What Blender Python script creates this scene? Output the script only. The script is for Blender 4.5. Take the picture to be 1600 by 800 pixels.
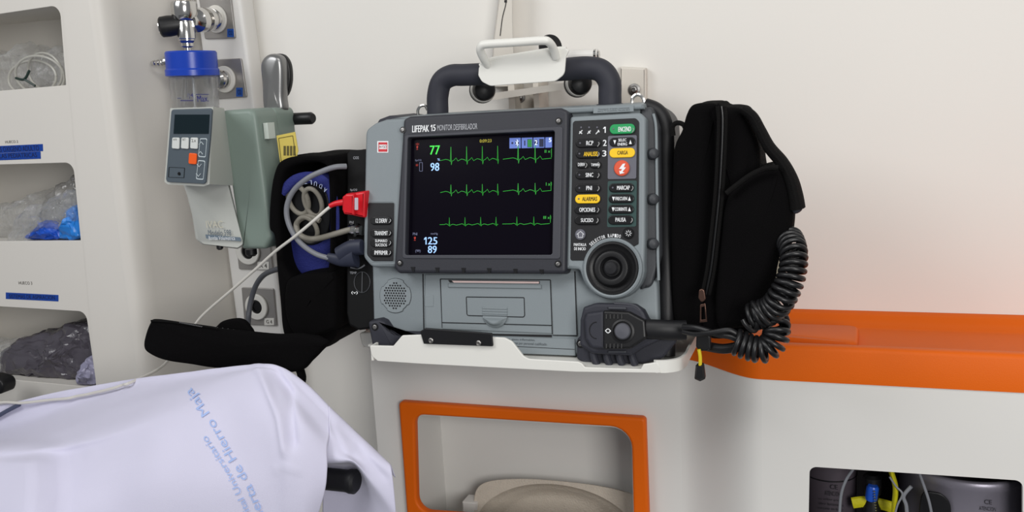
import bpy, bmesh, math, random
from mathutils import Vector, Matrix, noise
from mathutils.bvhtree import BVHTree
random.seed(7)
for _o in list(bpy.data.objects): bpy.data.objects.remove(_o)
S = bpy.context.scene
COL = S.collection

# ------------------------------------------------------------------ camera
CAM = Vector((0.0, 0.0, 1.45)); FPX = 1450.0
_Xc = Vector((.9427, .0092, -.3334)).normalized()       # world X seen in camera axes (right, down, forward)
_Zc = -Vector((.0528, .9827, .1781)); _Zc = (_Zc - _Zc.dot(_Xc)*_Xc).normalized()
_Yc = _Zc.cross(_Xc)
cam_right = Vector((_Xc.x, _Yc.x, _Zc.x)); cam_down = Vector((_Xc.y, _Yc.y, _Zc.y)); cam_fwd = Vector((_Xc.z, _Yc.z, _Zc.z))
cd = bpy.data.cameras.new('camera'); cam = bpy.data.objects.new('camera', cd); COL.objects.link(cam)
m = Matrix.Identity(4)
for r in range(3):
    m[r][0] = cam_right[r]; m[r][1] = -cam_down[r]; m[r][2] = -cam_fwd[r]; m[r][3] = CAM[r]
cam.matrix_world = m
cd.sensor_width = 36.0; cd.lens = 36.0*FPX/1600.0; cd.clip_start = 0.02
S.camera = cam

# ------------------------------------------------------------------ light
S.view_settings.view_transform = 'Standard'; S.view_settings.look = 'None'
S.view_settings.gamma = 1.0; S.view_settings.use_curve_mapping = False
S.view_settings.exposure = 0.06
W = bpy.data.worlds.new('world'); S.world = W; W.use_nodes = True
W.node_tree.nodes['Background'].inputs[0].default_value = (0.93, 0.96, 1.0, 1)
W.node_tree.nodes['Background'].inputs[1].default_value = 0.22
def area(name, loc, target, sx, sy, power, col):
    l = bpy.data.lights.new(name, 'AREA'); l.shape = 'RECTANGLE'; l.size = sx; l.size_y = sy; l.energy = power; l.color = col
    o = bpy.data.objects.new(name, l); COL.objects.link(o); o.location = loc
    o.rotation_euler = (Vector(target)-Vector(loc)).to_track_quat('-Z', 'Y').to_euler(); return o
area('rear_door_daylight', (-1.55, -0.25, 2.5), (-0.1, 1.4, 1.2), 1.0, 0.9, 17, (0.985, 0.99, 1.0))
area('side_window_daylight', (1.05, -1.05, 1.72), (-0.2, 1.4, 1.15), 0.9, 0.9, 33, (1.0, 0.985, 0.96))
area('ceiling_lamp', (0.0, 0.3, 2.4), (0.0, 0.7, 0), 1.0, 0.35, 7, (1.0, 0.98, 0.95))

# ------------------------------------------------------------------ frames
def ray(u, v):
    return cam_right*(u-800) + cam_down*(v-400) + cam_fwd*FPX
class Fr:
    """a working plane in the place: origin o, axes a (right) and b (up), n towards the room"""
    def __init__(s, o, a, b):
        s.o = Vector(o); s.a = Vector(a).normalized(); s.b = Vector(b).normalized(); s.n = s.a.cross(s.b)
    def uv(s, u, v, h=0.0):
        d = ray(u, v); t = ((s.o + s.n*h) - CAM).dot(s.n)/d.dot(s.n)
        p = CAM + d*t - s.o
        return Vector((p.dot(s.a), p.dot(s.b)))
    def M(s, h=0.0, c=(0, 0), rot=0.0):
        o = s.o + s.n*h + s.a*c[0] + s.b*c[1]
        mm = Matrix.Identity(4); ca, sa = math.cos(rot), math.sin(rot)
        A = s.a*ca + s.b*sa; B = s.b*ca - s.a*sa
        for r in range(3): mm[r][0] = A[r]; mm[r][1] = B[r]; mm[r][2] = s.n[r]; mm[r][3] = o[r]
        return mm
    def pt(s, a, b, h=0.0): return s.o + s.a*a + s.b*b + s.n*h
X = Vector((1, 0, 0)); Y = Vector((0, 1, 0)); Z = Vector((0, 0, 1))
def WF(y): return Fr((0, y, 1.45), X, Z)
def P(u, v, y):
    d = ray(u, v); return CAM + d*((y-CAM.y)/d.y)
def PZ(u, v, z):
    d = ray(u, v); return CAM + d*((z-CAM.z)/d.z)

# ------------------------------------------------------------------ materials
def lin(c): c /= 255.0; return c/12.92 if c <= 0.04045 else ((c+0.055)/1.055)**2.4
MATS = {}
def mat(name, rgb, rough=0.5, metal=0.0, bump=0.0, bscale=300.0, vary=0.0, emit=0.0, trans=0.0, ior=1.45, spec=0.5, alpha=1.0, vscale=6.0, coat=0.0, sheen=0.0):
    if name in MATS: return MATS[name]
    M_ = bpy.data.materials.new(name); M_.use_nodes = True; nt = M_.node_tree; b = nt.nodes['Principled BSDF']
    c = (lin(rgb[0]), lin(rgb[1]), lin(rgb[2]), 1)
    b.inputs['Base Color'].default_value = c; b.inputs['Roughness'].default_value = rough; b.inputs['Metallic'].default_value = metal
    b.inputs['IOR'].default_value = ior; b.inputs['Specular IOR Level'].default_value = spec
    if trans: b.inputs['Transmission Weight'].default_value = trans
    if alpha < 1: b.inputs['Alpha'].default_value = alpha
    if coat: b.inputs['Coat Weight'].default_value = coat
    if sheen: b.inputs['Sheen Weight'].default_value = sheen
    if emit: b.inputs['Emission Color'].default_value = c; b.inputs['Emission Strength'].default_value = emit
    tc = nt.nodes.new('ShaderNodeTexCoord')
    if vary:
        n = nt.nodes.new('ShaderNodeTexNoise'); n.inputs['Scale'].default_value = vscale; n.inputs['Detail'].default_value = 5
        nt.links.new(tc.outputs['Object'], n.inputs['Vector'])
        mx = nt.nodes.new('ShaderNodeMix'); mx.data_type = 'RGBA'
        mx.inputs[6].default_value = tuple(x*(1-vary) for x in c[:3])+(1,); mx.inputs[7].default_value = tuple(min(1, x*(1+vary)) for x in c[:3])+(1,)
        nt.links.new(n.outputs['Fac'], mx.inputs[0]); nt.links.new(mx.outputs[2], b.inputs['Base Color'])
    if bump:
        n = nt.nodes.new('ShaderNodeTexNoise'); n.inputs['Scale'].default_value = bscale; n.inputs['Detail'].default_value = 4
        nt.links.new(tc.outputs['Object'], n.inputs['Vector'])
        bp = nt.nodes.new('ShaderNodeBump'); bp.inputs['Strength'].default_value = bump; bp.inputs['Distance'].default_value = 0.002
        nt.links.new(n.outputs['Fac'], bp.inputs['Height']); nt.links.new(bp.outputs['Normal'], b.inputs['Normal'])
    MATS[name] = M_; return M_
WALL = mat('wall_laminate', (226, 223, 217), 0.55, vary=0.015, bump=0.04, bscale=150)
FRP = mat('white_moulding', (221, 219, 215), 0.42, vary=0.012, bump=0.03, bscale=90)
CABW = mat('cabinet_moulding', (214, 210, 203), 0.45, vary=0.015, bump=0.03, bscale=90)
ORANGE = mat('orange_moulding', (222, 98, 0), 0.5, spec=.3, vary=0.05, bump=0.12, bscale=700)
CASE = mat('blue_grey_case', (127, 135, 139), 0.5, bump=0.15, bscale=1400, vary=0.03)
CASED = mat('dark_grey_case_side', (60, 62, 66), 0.5, bump=0.1, bscale=1200)
BEZEL = mat('charcoal_bezel', (44, 45, 52), 0.5, bump=0.12, bscale=1200, vary=0.04)
BEZELL = mat('grey_bezel_lip', (62, 63, 70), 0.5, bump=0.1, bscale=1200)
RUB = mat('charcoal_rubber', (44, 45, 54), 0.62, bump=0.12, bscale=900)
BLK = mat('black_plastic', (20, 20, 22), 0.42, bump=0.05, bscale=900)
KEY = mat('black_key', (15, 15, 17), 0.33)
KEYP = mat('keypad_black', (20, 20, 23), 0.5, bump=0.03)
FAB = mat('black_fabric', (9, 8, 9), 0.95, bump=0.5, bscale=1300, vary=0.15, spec=0.1)
FABE = mat('black_webbing', (13, 12, 12), 0.9, bump=0.6, bscale=800, spec=0.2)
SCR = mat('screen_glass', (13, 10, 19), 0.2, spec=0.08)
WHT = mat('white_print', (232, 234, 236), 0.6)
BLUEP = mat('pale_blue_print', (162, 184, 230), 0.8, vary=0.08, vscale=60)
CHR = mat('chrome', (205, 203, 200), 0.16, 1.0)
STEEL = mat('brushed_steel', (150, 148, 146), 0.38, 1.0, bump=0.05)
SILV = mat('silver_paint', (138, 138, 138), 0.3, 0.7)
POWD = mat('white_powder_coat', (226, 225, 219), 0.38, bump=0.02)
def flat(name, rgb, emit=0.0, rough=0.5): return mat(name, rgb, rough, emit=emit)
GRN = flat('green_key', (28, 148, 84)); YEL = flat('yellow_key', (240, 196, 30)); RED = flat('red_key', (214, 84, 54)); GRYP = flat('grey_key_field', (98, 98, 108)); GREENF = flat('green_key_field', (44, 70, 68))

# ------------------------------------------------------------------ geometry pieces: (verts, faces)
def cat_rom(pts, n=8, closed=False):
    out = []; L = len(pts); seg = L if closed else L-1
    for i in range(seg):
        if closed: p0, p1, p2, p3 = pts[(i-1) % L], pts[i], pts[(i+1) % L], pts[(i+2) % L]
        else: p0, p1, p2, p3 = pts[max(i-1, 0)], pts[i], pts[i+1], pts[min(i+2, L-1)]
        for k in range(n):
            t = k/n
            out.append(0.5*((2*p1)+(p2-p0)*t+(2*p0-5*p1+4*p2-p3)*t*t+(3*p1-p0-3*p2+p3)*t**3))
    if not closed: out.append(pts[-1].copy())
    return out
def rpoly(pts, rad, seg=6):
    """polygon with rounded corners; rad a number or one per corner"""
    pts = [Vector(p) for p in pts]; n = len(pts); out = []
    rs = rad if isinstance(rad, (list, tuple)) else [rad]*n
    for i in range(n):
        p = pts[i]; a = pts[i-1]-p; b = pts[(i+1) % n]-p; r = rs[i]
        la, lb = a.length, b.length
        if r <= 0 or la < 1e-9 or lb < 1e-9: out.append(p); continue
        a.normalize(); b.normalize(); ang = a.angle(b)
        if ang > 3.05: out.append(p); continue
        t = min(r/math.tan(ang/2), la*0.48, lb*0.48); r2 = t*math.tan(ang/2)
        c = p + (a+b).normalized()*(r2/math.sin(ang/2)); s = p+a*t; e = p+b*t
        v0 = s-c; v1 = e-c; th = v0.angle(v1)
        for k in range(seg+1):
            q = k/seg
            out.append(c + (v0*math.sin((1-q)*th)+v1*math.sin(q*th))/math.sin(th) if th > 1e-4 else s)
    return out
def from_curve(cu, M_):
    ob = bpy.data.objects.new('tmp', cu); me = bpy.data.meshes.new_from_object(ob)
    vs = [M_ @ v.co for v in me.vertices]; fs = [tuple(p.vertices) for p in me.polygons]
    bpy.data.objects.remove(ob); bpy.data.curves.remove(cu); bpy.data.meshes.remove(me)
    return vs, fs
def plate(fr, polys, h0, h1, bevel=0.0, res=2):
    """a solid plate: first outline, further outlines are holes; local coordinates of fr, from height h0 to h1"""
    cu = bpy.data.curves.new('tmp', 'CURVE'); cu.dimensions = '2D'; cu.fill_mode = 'BOTH'
    for poly in polys:
        sp = cu.splines.new('POLY'); sp.points.add(len(poly)-1)
        for i, p in enumerate(poly): sp.points[i].co = (p[0], p[1], 0, 1)
        sp.use_cyclic_u = True
    th = (h1-h0)/2; bv = min(bevel, th*0.99)
    cu.extrude = th-bv; cu.bevel_depth = bv; cu.bevel_resolution = res; cu.offset = -bv
    return from_curve(cu, fr.M((h0+h1)/2))
def U(fr, pts, h=0.0): return [fr.uv(p[0], p[1], h) for p in pts]
def plateu(fr, polys, h0, h1, bevel=0.0, rad=0.0, res=2, hr=None):
    """plate from outlines given as sight points on the plane's upper face"""
    out = []
    for i, p in enumerate(polys):
        rr = rad if i == 0 or hr is None else hr
        out.append(rpoly(U(fr, p, h1), rr) if rr else U(fr, p, h1))
    return plate(fr, out, h0, h1, bevel, res)
def rectu(u0, v0, u1, v1): return [(u0, v0), (u1, v0), (u1, v1), (u0, v1)]
def circ(c, r, n=32, ry=None): 
    ry = ry or r
    return [Vector((c[0]+r*math.cos(2*math.pi*k/n), c[1]+ry*math.sin(2*math.pi*k/n))) for k in range(n)]
def pillp(a0, b0, a1, b1, n=8):
    r = min(abs(a1-a0), abs(b1-b0))/2
    return rpoly([(a0, b0), (a1, b0), (a1, b1), (a0, b1)], r*0.999, n)
def text(fr, s, box, h, bold=0.0, th=0.0002, rot=0.0, spread=1.0):
    """lettering fitted into a box (u0,v0,u1,v1) on the plane at height h"""
    cu = bpy.data.curves.new('tmp', 'FONT'); cu.body = s; cu.size = 1.0; cu.align_x = 'CENTER'; cu.align_y = 'CENTER'
    cu.resolution_u = 3; cu.space_character = spread
    vs, fs = from_curve(cu, Matrix.Identity(4))
    x0 = min(v.x for v in vs); x1 = max(v.x for v in vs); y0 = min(v.y for v in vs); y1 = max(v.y for v in vs)
    if isinstance(box[0], (int, float)):
        u0, v0, u1, v1 = box; um, vm = (u0+u1)/2, (v0+v1)/2
        L, R, T, B = fr.uv(u0, vm, h), fr.uv(u1, vm, h), fr.uv(um, v0, h), fr.uv(um, v1, h)
        c = fr.uv(um, vm, h); w = (R-L).length; hh = (T-B).length
    else: c, w, hh = box[0], box[1], box[2]
    sx = w/(x1-x0); sy = hh/(y1-y0); M_ = fr.M(h, c, rot)
    n_l = s.count('\n')+1; e_ = hh/n_l*(.0 if bold <= 0 else min(.032, .018+bold*.6))
    out = [([M_ @ Vector(((v.x-(x0+x1)/2)*sx*(1-2*e_/max(w, 1e-6))+d_, (v.y-(y0+y1)/2)*sy, (d_+e_)*.35)) for v in vs], fs) for d_ in ((0,) if bold <= 0 else (-e_, 0, e_))]
    return merge(out)
def loft(rings, cap0=True, cap1=True, closed=True):
    vs = []; fs = []; n = len(rings[0])
    for r in rings: vs += [Vector(p) for p in r]
    for i in range(len(rings)-1):
        for k in range(n if closed else n-1):
            a = i*n+k; b = i*n+(k+1) % n
            fs.append((a, b, b+n, a+n))
    if cap0: fs.append(tuple(range(n-1, -1, -1)))
    if cap1: fs.append(tuple(range((len(rings)-1)*n, len(rings)*n)))
    return vs, fs
def extrude_to(fr, poly, yback, h=0.0, bevel=0.004):
    """front face on fr, sides running level straight back (world Y) to yback"""
    n = len(poly); ctr = sum((Vector(p) for p in poly), Vector((0, 0)))/n
    area2 = sum(poly[i][0]*poly[(i+1) % n][1]-poly[(i+1) % n][0]*poly[i][1] for i in range(n)); sg = 1 if area2 > 0 else -1
    nor = []
    for i in range(n):
        t = (Vector(poly[(i+1) % n])-Vector(poly[i-1])); t = t.normalized() if t.length > 1e-9 else Vector((1, 0))
        nor.append(Vector((-t.y, t.x))*sg)
    rings = []
    back = [fr.pt(p[0], p[1], h-bevel) for p in poly]
    for q in back: q.y = yback
    rings.append(back)
    for k in range(4):
        an = k/3*math.pi/2; ins = bevel*(1-math.cos(an)); hh = h-bevel+bevel*math.sin(an)
        rings.append([fr.pt(poly[i][0]+nor[i].x*ins, poly[i][1]+nor[i].y*ins, hh) for i in range(n)])
    return loft(rings)
def resample(pts, step):
    out = [pts[0].copy()]; acc = 0
    for i in range(1, len(pts)):
        a = pts[i-1]; b = pts[i]; L = (b-a).length
        if L < 1e-9: continue
        t = step-acc
        while t <= L: out.append(a.lerp(b, t/L)); t += step
        acc = (acc+L) % step
    out.append(pts[-1].copy()); return out
def tube(pts, r, n=10, smooth=6, flat=1.0, cap=True):
    """round (or flattened) tube along points; r a number or function of 0..1"""
    pts = [Vector(p) for p in pts]
    if smooth: pts = cat_rom(pts, smooth)
    rings = []; L = len(pts); t = (pts[1]-pts[0]).normalized()
    up = Vector((0, 0, 1)) if abs(t.z) < 0.9 else Vector((0, 1, 0))
    nrm = (up-up.dot(t)*t).normalized()
    for i in range(L):
        tt = (pts[min(i+1, L-1)]-pts[max(i-1, 0)])
        if tt.length > 1e-9: t = tt.normalized()
        nrm = nrm-nrm.dot(t)*t; nrm = nrm.normalized() if nrm.length > 1e-6 else t.orthogonal().normalized()
        bi = t.cross(nrm); rr = r(i/(L-1)) if callable(r) else r
        rings.append([pts[i]+nrm*math.cos(2*math.pi*k/n)*rr+bi*math.sin(2*math.pi*k/n)*rr*flat for k in range(n)])
    return loft(rings, cap, cap)
def lathe(o, axis, prof, n=28, up=None):
    """prof: list of (radius, height along axis)"""
    o = Vector(o); ax = Vector(axis).normalized(); e1 = ax.orthogonal().normalized() if up is None else (Vector(up)-Vector(up).dot(ax)*ax).normalized(); e2 = ax.cross(e1)
    rings = [[o+ax*h+(e1*math.cos(2*math.pi*k/n)+e2*math.sin(2*math.pi*k/n))*max(r, 1e-5) for k in range(n)] for r, h in prof]
    return loft(rings)
def box(p0, p1):
    x0, y0, z0 = p0; x1, y1, z1 = p1
    r0 = [(x0, y0, z0), (x1, y0, z0), (x1, y1, z0), (x0, y1, z0)]; r1 = [(x, y, z1) for x, y, z in r0]
    return loft([r0, r1])
def pillow(fr, poly, h0, h1, bevel=0.01, bulge=0.004, rough=0.0, nz=30.0, steps=7, side=4):
    """soft upholstered block: rounded rim, domed front"""
    n = len(poly); poly = [Vector(p) for p in poly]; ctr = sum(poly, Vector((0, 0)))/n
    area2 = sum(poly[i].x*poly[(i+1) % n].y-poly[(i+1) % n].x*poly[i].y for i in range(n)); sg = 1 if area2 > 0 else -1
    nor = []
    for i in range(n):
        t = (poly[(i+1) % n]-poly[i-1]); t = t.normalized() if t.length > 1e-9 else Vector((1, 0))
        nor.append(Vector((-t.y, t.x))*sg)
    rings = []
    for k in range(5):
        an = k/4*math.pi/2; ins = bevel*(1-math.sin(an)); hh = h0+bevel*(1-math.cos(an))
        rings.append([fr.pt(*(poly[i]+nor[i]*ins), hh) for i in range(n)])
    for k in range(1, side): rings.append([fr.pt(*poly[i], h0+bevel+(h1-h0-2*bevel)*k/side) for i in range(n)])
    for k in range(5):
        an = k/4*math.pi/2; ins = bevel*(1-math.cos(an)); hh = h1-bevel+bevel*math.sin(an)
        rings.append([fr.pt(*(poly[i]+nor[i]*ins), hh) for i in range(n)])
    for k in range(1, steps):
        q = k/steps
        rings.append([fr.pt(*((poly[i]+nor[i]*bevel).lerp(ctr, q)), h1+bulge*(1-(1-q)**2)) for i in range(n)])
    vs, fs = loft(rings)
    if rough:
        vs = [v+noise.noise_vector(v*nz)*rough for v in vs]
    return vs, fs
def helix(path, R, pitch, r, n=9, per=22, phase=0.0, jit=0.0):
    path = [Vector(p) for p in path]; fine = resample(cat_rom(path, 20), pitch/per)
    pts = []; t = (fine[1]-fine[0]).normalized(); nrm = t.orthogonal().normalized()
    for i, p in enumerate(fine):
        tt = fine[min(i+1, len(fine)-1)]-fine[max(i-1, 0)]
        if tt.length > 1e-9: t = tt.normalized()
        nrm = (nrm-nrm.dot(t)*t).normalized(); bi = t.cross(nrm); a = phase+2*math.pi*i/per
        RR = R*(1+jit*noise.noise(p*25))
        pts.append(p+nrm*math.cos(a)*RR+bi*math.sin(a)*RR)
    return tube(pts, r, n, 0)
def wirebox(fr, poly, h, r=0.0004):
    pts = [fr.pt(p[0], p[1], h) for p in poly]
    out = [tube([pts[i], pts[(i+1) % len(pts)]], r, 5, 0) for i in range(len(pts))]
    return merge(out)
def merge(ps):
    vs = []; fs = []
    for v, f in ps:
        o = len(vs); vs += list(v); fs += [tuple(i+o for i in q) for q in f]
    return vs, fs

# ------------------------------------------------------------------ objects
def thing(name, label, cat, loc, group=None):
    o = bpy.data.objects.new(name, None); COL.objects.link(o); o.location = loc; o.empty_display_size = 0.02
    o['label'] = label; o['category'] = cat
    if group: o['group'] = group
    ORG[o.name] = Vector(loc); return o
ORG = {}
def _org(p):
    while p.parent is not None: p = p.parent
    return ORG[p.name]
def obj(name, pieces, mt, parent=None, label=None, ang=35, smooth=True, org=None, fix=True):
    if isinstance(pieces, tuple): pieces = [pieces]
    vs, fs = merge(pieces)
    if parent is not None: og = _org(parent)
    elif org is not None: og = Vector(org)
    else:
        og = Vector(((min(v.x for v in vs)+max(v.x for v in vs))/2, (min(v.y for v in vs)+max(v.y for v in vs))/2, min(v.z for v in vs)))
    me = bpy.data.meshes.new(name); me.from_pydata([tuple(Vector(v)-og) for v in vs], [], fs); me.validate()
    if fix:
        bm = bmesh.new(); bm.from_mesh(me); bmesh.ops.recalc_face_normals(bm, faces=bm.faces); bm.to_mesh(me); bm.free()
    if smooth:
        me.shade_smooth(); me.set_sharp_from_angle(angle=math.radians(ang))
    me.materials.append(mt)
    o = bpy.data.objects.new(name, me); COL.objects.link(o)
    if parent is not None: o.parent = parent
    else: o.location = og; ORG[o.name] = Vector(og)
    if label: o['label'] = label
    return o
def top(name, pieces, mt, label, cat, group=None, **k):
    o = obj(name, pieces, mt, None, label, **k); o['category'] = cat
    if group: o['group'] = group
    return o
def struct(name, pieces, mt, **k):
    o = obj(name, pieces, mt, None, None, **k); o['kind'] = 'structure'; return o

CZ = 1.45
# ================================================================== SETTING
YW, YL, YR, YC = 1.42, 1.274, 1.20, 1.22
struct('floor', box((-2.2, -1.6, -0.05), (2.2, YW+0.05, 0.0)), mat('floor_vinyl', (120, 122, 126), 0.6, vary=0.1, vscale=40))
struct('wall_back', box((-2.2, YW, 0.0), (2.2, YW+0.05, 2.5)), WALL)

# lower moulding: flat left bay, S shaped step, flat right bay
xl = P(585, 640, YL).x; xs0 = P(1062, 560, YL).x; xs1 = P(1190, 592, YR).x; zl = CZ-0.3915
fl, frr = WF(YL), WF(YR)
niche = [(647, 648), (986, 669), (990, 824), (651, 800)]
hl = rpoly(U(fl, niche), [.018, .03, .02, .022])
pl_left = plate(fl, [[Vector((xl, -CZ)), Vector((xs0, -CZ)), Vector((xs0, zl-CZ)), Vector((xl, zl-CZ))], hl], -0.008, 0.0)
hr = rpoly(U(frr, [(1265, 729), (1598, 751), (1598, 900), (1262, 880)]), .009)
pl_right = plate(frr, [[Vector((xs1, -CZ)), Vector((1.7, -CZ)), Vector((1.7, zl-CZ)), Vector((xs1, zl-CZ))], hr], -0.008, 0.0)
def sx(x):
    t = max(0, min(1, (x-xs0)/(xs1-xs0))); return YL+(YR-YL)*(t*t*(3-2*t))
st = [xs0+(xs1-xs0)*k/24 for k in range(25)]
ring0 = [(x, sx(x), 0) for x in st]+[(x, sx(x)+.008, 0) for x in reversed(st)]
ring1 = [(x, y, zl) for x, y, z in ring0]
step = loft([ring0, ring1])
side = box((xl, YL+.004, 0), (xl+.008, YW, zl))
nx0, nx1 = hl and min(p.x for p in hl), max(p.x for p in hl)
nz0, nz1 = min(p.y for p in hl)+CZ, max(p.y for p in hl)+CZ
def lining(x0, x1, z0, z1, y0, y1, t=.004):
    return [box((x0-t, y0, z0-t), (x0, y1, z1+t)), box((x1, y0, z0-t), (x1+t, y1, z1+t)), box((x0, y0, z0-t), (x1, y1, z0)), box((x0, y0, z1), (x1, y1, z1+t)), box((x0-t, y1, z0-t), (x1+t, y1+t, z1+t))]
struct('wall_lower', [pl_left, pl_right, step, side]+lining(nx0-.002, nx1+.11, nz0-.06, nz1+.004, YL+.009, 1.392), FRP)
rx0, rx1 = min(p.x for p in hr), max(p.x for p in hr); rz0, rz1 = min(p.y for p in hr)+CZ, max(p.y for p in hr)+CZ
struct('trim_1', lining(rx0-.02, rx1+.02, rz0-.02, rz1+.01, YR+.006, 1.405), mat('shade_toned_lining', (30, 27, 30), 0.8))  # near-black colour paints in the shade of the unlit cavity

# orange ledge along the top of the moulding
prof = [(0, -.391), (0, -.350), (.0015, -.3465), (.005, -.3445), (.017, -.3445), (.021, -.347), (.024, -.360), (.028, -.366)]
backp = [(1.372, -.366), (1.380, -.364), (1.385, -.360), (1.398, -.358), (1.402, -.3525), (1.4195, -.3495), (1.4195, -.391)]
xx = [xl-.002]+st+[1.7]; rings = []
for x in xx:
    yf = sx(x)-.0015
    rings.append([(x, yf+dy, CZ+z) for dy, z in prof]+[(x, y, CZ+z) for y, z in backp])
ledge = thing('orange_ledge', 'long orange moulded ledge with a trough along the white wall', 'shelf', (0.3, 1.3, CZ-.391))
obj('ledge_body', loft(rings), ORANGE, ledge, ang=50)
rb = rpoly([Vector((P(1010, 520, 1.3).x, 1.30)), Vector((P(1339, 525, 1.28).x, 1.252)), Vector((P(1339, 515, 1.34).x+.003, 1.345)), Vector((P(1010, 520, 1.3).x, 1.345))], [.0, .012, .012, 0])
obj('raised_rib', loft([[(p.x, p.y, CZ-.366) for p in rb], [(p.x, p.y, CZ-.356) for p in rb], [(p.x-.003, p.y+(.003 if p.y < 1.3 else -.003), CZ-.3525) for p in rb]]), ORANGE, ledge, ang=50)

# orange frame around the niche
top('niche_frame', plateu(fl, [[(622, 628), (1008, 654), (1015, 856), (637, 828)], niche], 0.0005, 0.016, .004, [.007, .006, .01, .01], 3, [.018, .03, .02, .022]), ORANGE,
    'orange rounded frame around the open niche in the lower white panel', 'frame')

# ------------------------------------------------------------------ storage cabinet, left
cabt = thing('storage_cabinet', 'tall off-white storage cabinet with three open compartments and rounded corner', 'cabinet', (-1.1, 1.3, 0))
a, b = P(97, 10, YC), P(150, 600, YC)
def edge_x(z): return a.x+(b.x-a.x)*(max(z, b.z-.1)-a.z)/(b.z-a.z)
xc = P(176, 300, YC).x; Rr = .05
def colring(z):
    e = edge_x(z) if z > b.z-.1 else edge_x(b.z-.1); r = [(e, YC, z)]
    r[0] = (min(e, xc-.004), YC, z)
    for k in range(13):
        t = k/12*math.pi/2; r.append((xc+.028*math.sin(t)*1.0, YC+.045*(1-math.cos(t)), z))
    r += [(xc+.036, 1.30, z), (xc+.046, 1.36, z), (xc+.066, YW-.001, z), (e, YW-.001, z)]
    return r
obj('rounded_post', loft([colring(0), colring(b.z-.1), colring(2.2)]), CABW, cabt, ang=40)
fc = WF(YC+.005); xL = P(-185, 300, YC).x
h1 = [(-178, 48), (93, 8), (103, 133), (-165, 156)]; h2 = [(-165, 262), (114, 254), (126, 376), (-150, 378)]; h3 = [(-150, 470), (134, 487), (151, 606), (-140, 578)]
op = [(-.0)]
holes = [rpoly(U(fc, h), [.012, .016, .002, .002]) for h in (h1, h2, h3)]
xR = edge_x(b.z-.1)+.0
outl = [Vector((xL-.03, -CZ)), Vector((edge_x(.9)+.012, -CZ)), Vector((edge_x(b.z-.1)+.012, b.z-.1-CZ)), Vector((edge_x(2.2)+.012, 2.2-CZ)), Vector((xL-.03, 2.2-CZ))]
obj('front_panel', plate(fc, [outl]+holes, -.006, 0.0, .0008), CABW, cabt)
hz = [(min(p.y for p in h)+CZ, max(p.y for p in h)+CZ) for h in holes]
shelves = []
for (z0, z1) in [(0, hz[2][0]), (hz[2][1], hz[1][0]), (hz[1][1], hz[0][0]), (hz[0][1], 2.2)]:
    shelves.append(box((xL-.03, YC+.0105, z0), (edge_x(min(2.0, (z0+z1)/2))+.004, 1.40, z1)))
obj('shelf_block', shelves, CABW, cabt)
obj('back_panel', box((xL-.03, 1.40, 0), (xc-.02, YW-.001, 2.2)), CABW, cabt)
obj('side_panel', box((xL-.035, YC+.011, 0), (xL+.012, YW-.002, 2.2)), CABW, cabt)
BLT = mat('blue_tape', (14, 62, 150), 0.4, bump=0.05); INK = mat('dark_ink', (20, 24, 60), 0.7); GINK = mat('grey_ink', (70, 66, 62), 0.7)
def tape(q, s, tb, name='tape_label'):
    t = obj(name, plateu(fc, [q], 0.0, .0006), BLT, cabt, 'blue embossed tape label')
    obj('lettering', text(fc, s, tb, .0009, .0), INK, t)
tape([(-40, 230), (66.5, 225), (67, 236), (-40, 241)], 'MASCARILLAS OXIGENO ADULTO', (-36, 229, 60, 237))
tape([(-40, 241.5), (63, 236.5), (63.5, 248), (-40, 252)], 'MASCARILLAS PEDIATRICAS', (-36, 240, 57, 247))
tape([(9, 457), (91, 461), (91, 471), (9, 467)], 'SISTEMAS DE ASPIRACION', (14, 461, 85, 467))
obj('lettering', text(fc, 'HUECO 2', (8, 219.5, 28, 223.5), .0005), GINK, cabt)
obj('lettering', text(fc, 'HUECO 3', (29, 440, 50, 444.5), .0005), GINK, cabt)

# bags in the compartments
CLR = mat('clear_film', (225, 226, 226), 0.10, trans=0.7, alpha=0.42, bump=0.9, bscale=70, spec=0.9)
for _n in CLR.node_tree.nodes:
    if _n.type == 'BUMP': _n.inputs['Distance'].default_value = .005
DFILM = mat('smoky_film', (74, 70, 78), 0.22, bump=0.9, bscale=60, spec=0.8, vary=0.3, vscale=30)
GFILM = mat('grey_packed_film', (128, 126, 122), 0.2, bump=0.9, bscale=60, spec=0.8, vary=0.35, vscale=40)
TUB = mat('clear_tubing', (190, 188, 180), 0.2, alpha=0.7)
BLM = mat('blue_plastic', (28, 82, 190), 0.3, vary=0.2, vscale=40)
def zsh(v): 
    k_ = 0 if v < 200 else (1 if v < 400 else 2); return hz[k_][0]+.0015
def bag(name, pts, y, d, mt, label, group=None, rough=.007, bul=.012, nz=38, cat='bag'):
    f = WF(y); c = cat_rom([f.uv(*p) for p in pts], 9, True)
    q = pillow(f, c, -d, 0, .008, bul, rough, nz, 16, 6)
    q = (q[0]+[], q[1])
    # finer crumple
    q = ([v+noise.noise_vector(v*75)*.0045+noise.noise_vector(v*190)*.0022 for v in q[0]], q[1])
    zm = zsh(max(p[1] for p in pts))
    if y > 1.24: q = ([Vector((min(v.x, edge_x(v.z)-.003), min(v.y, 1.397), max(v.z, zm))) for v in q[0]], q[1])
    return top(name, q, mt, label, cat, group, ang=22)
bag('plastic_bag', [(-80, 145), (-60, 80), (-10, 85), (25, 68), (38, 88), (50, 135)], 1.275, .07, CLR, 'crumpled clear bag at the left of the top compartment')
bag('plastic_bag', [(45, 138), (48, 95), (70, 78), (92, 76), (104, 95), (108, 134), (80, 138)], 1.262, .06, CLR, 'clear bag leaning at the right of the top compartment')
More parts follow.
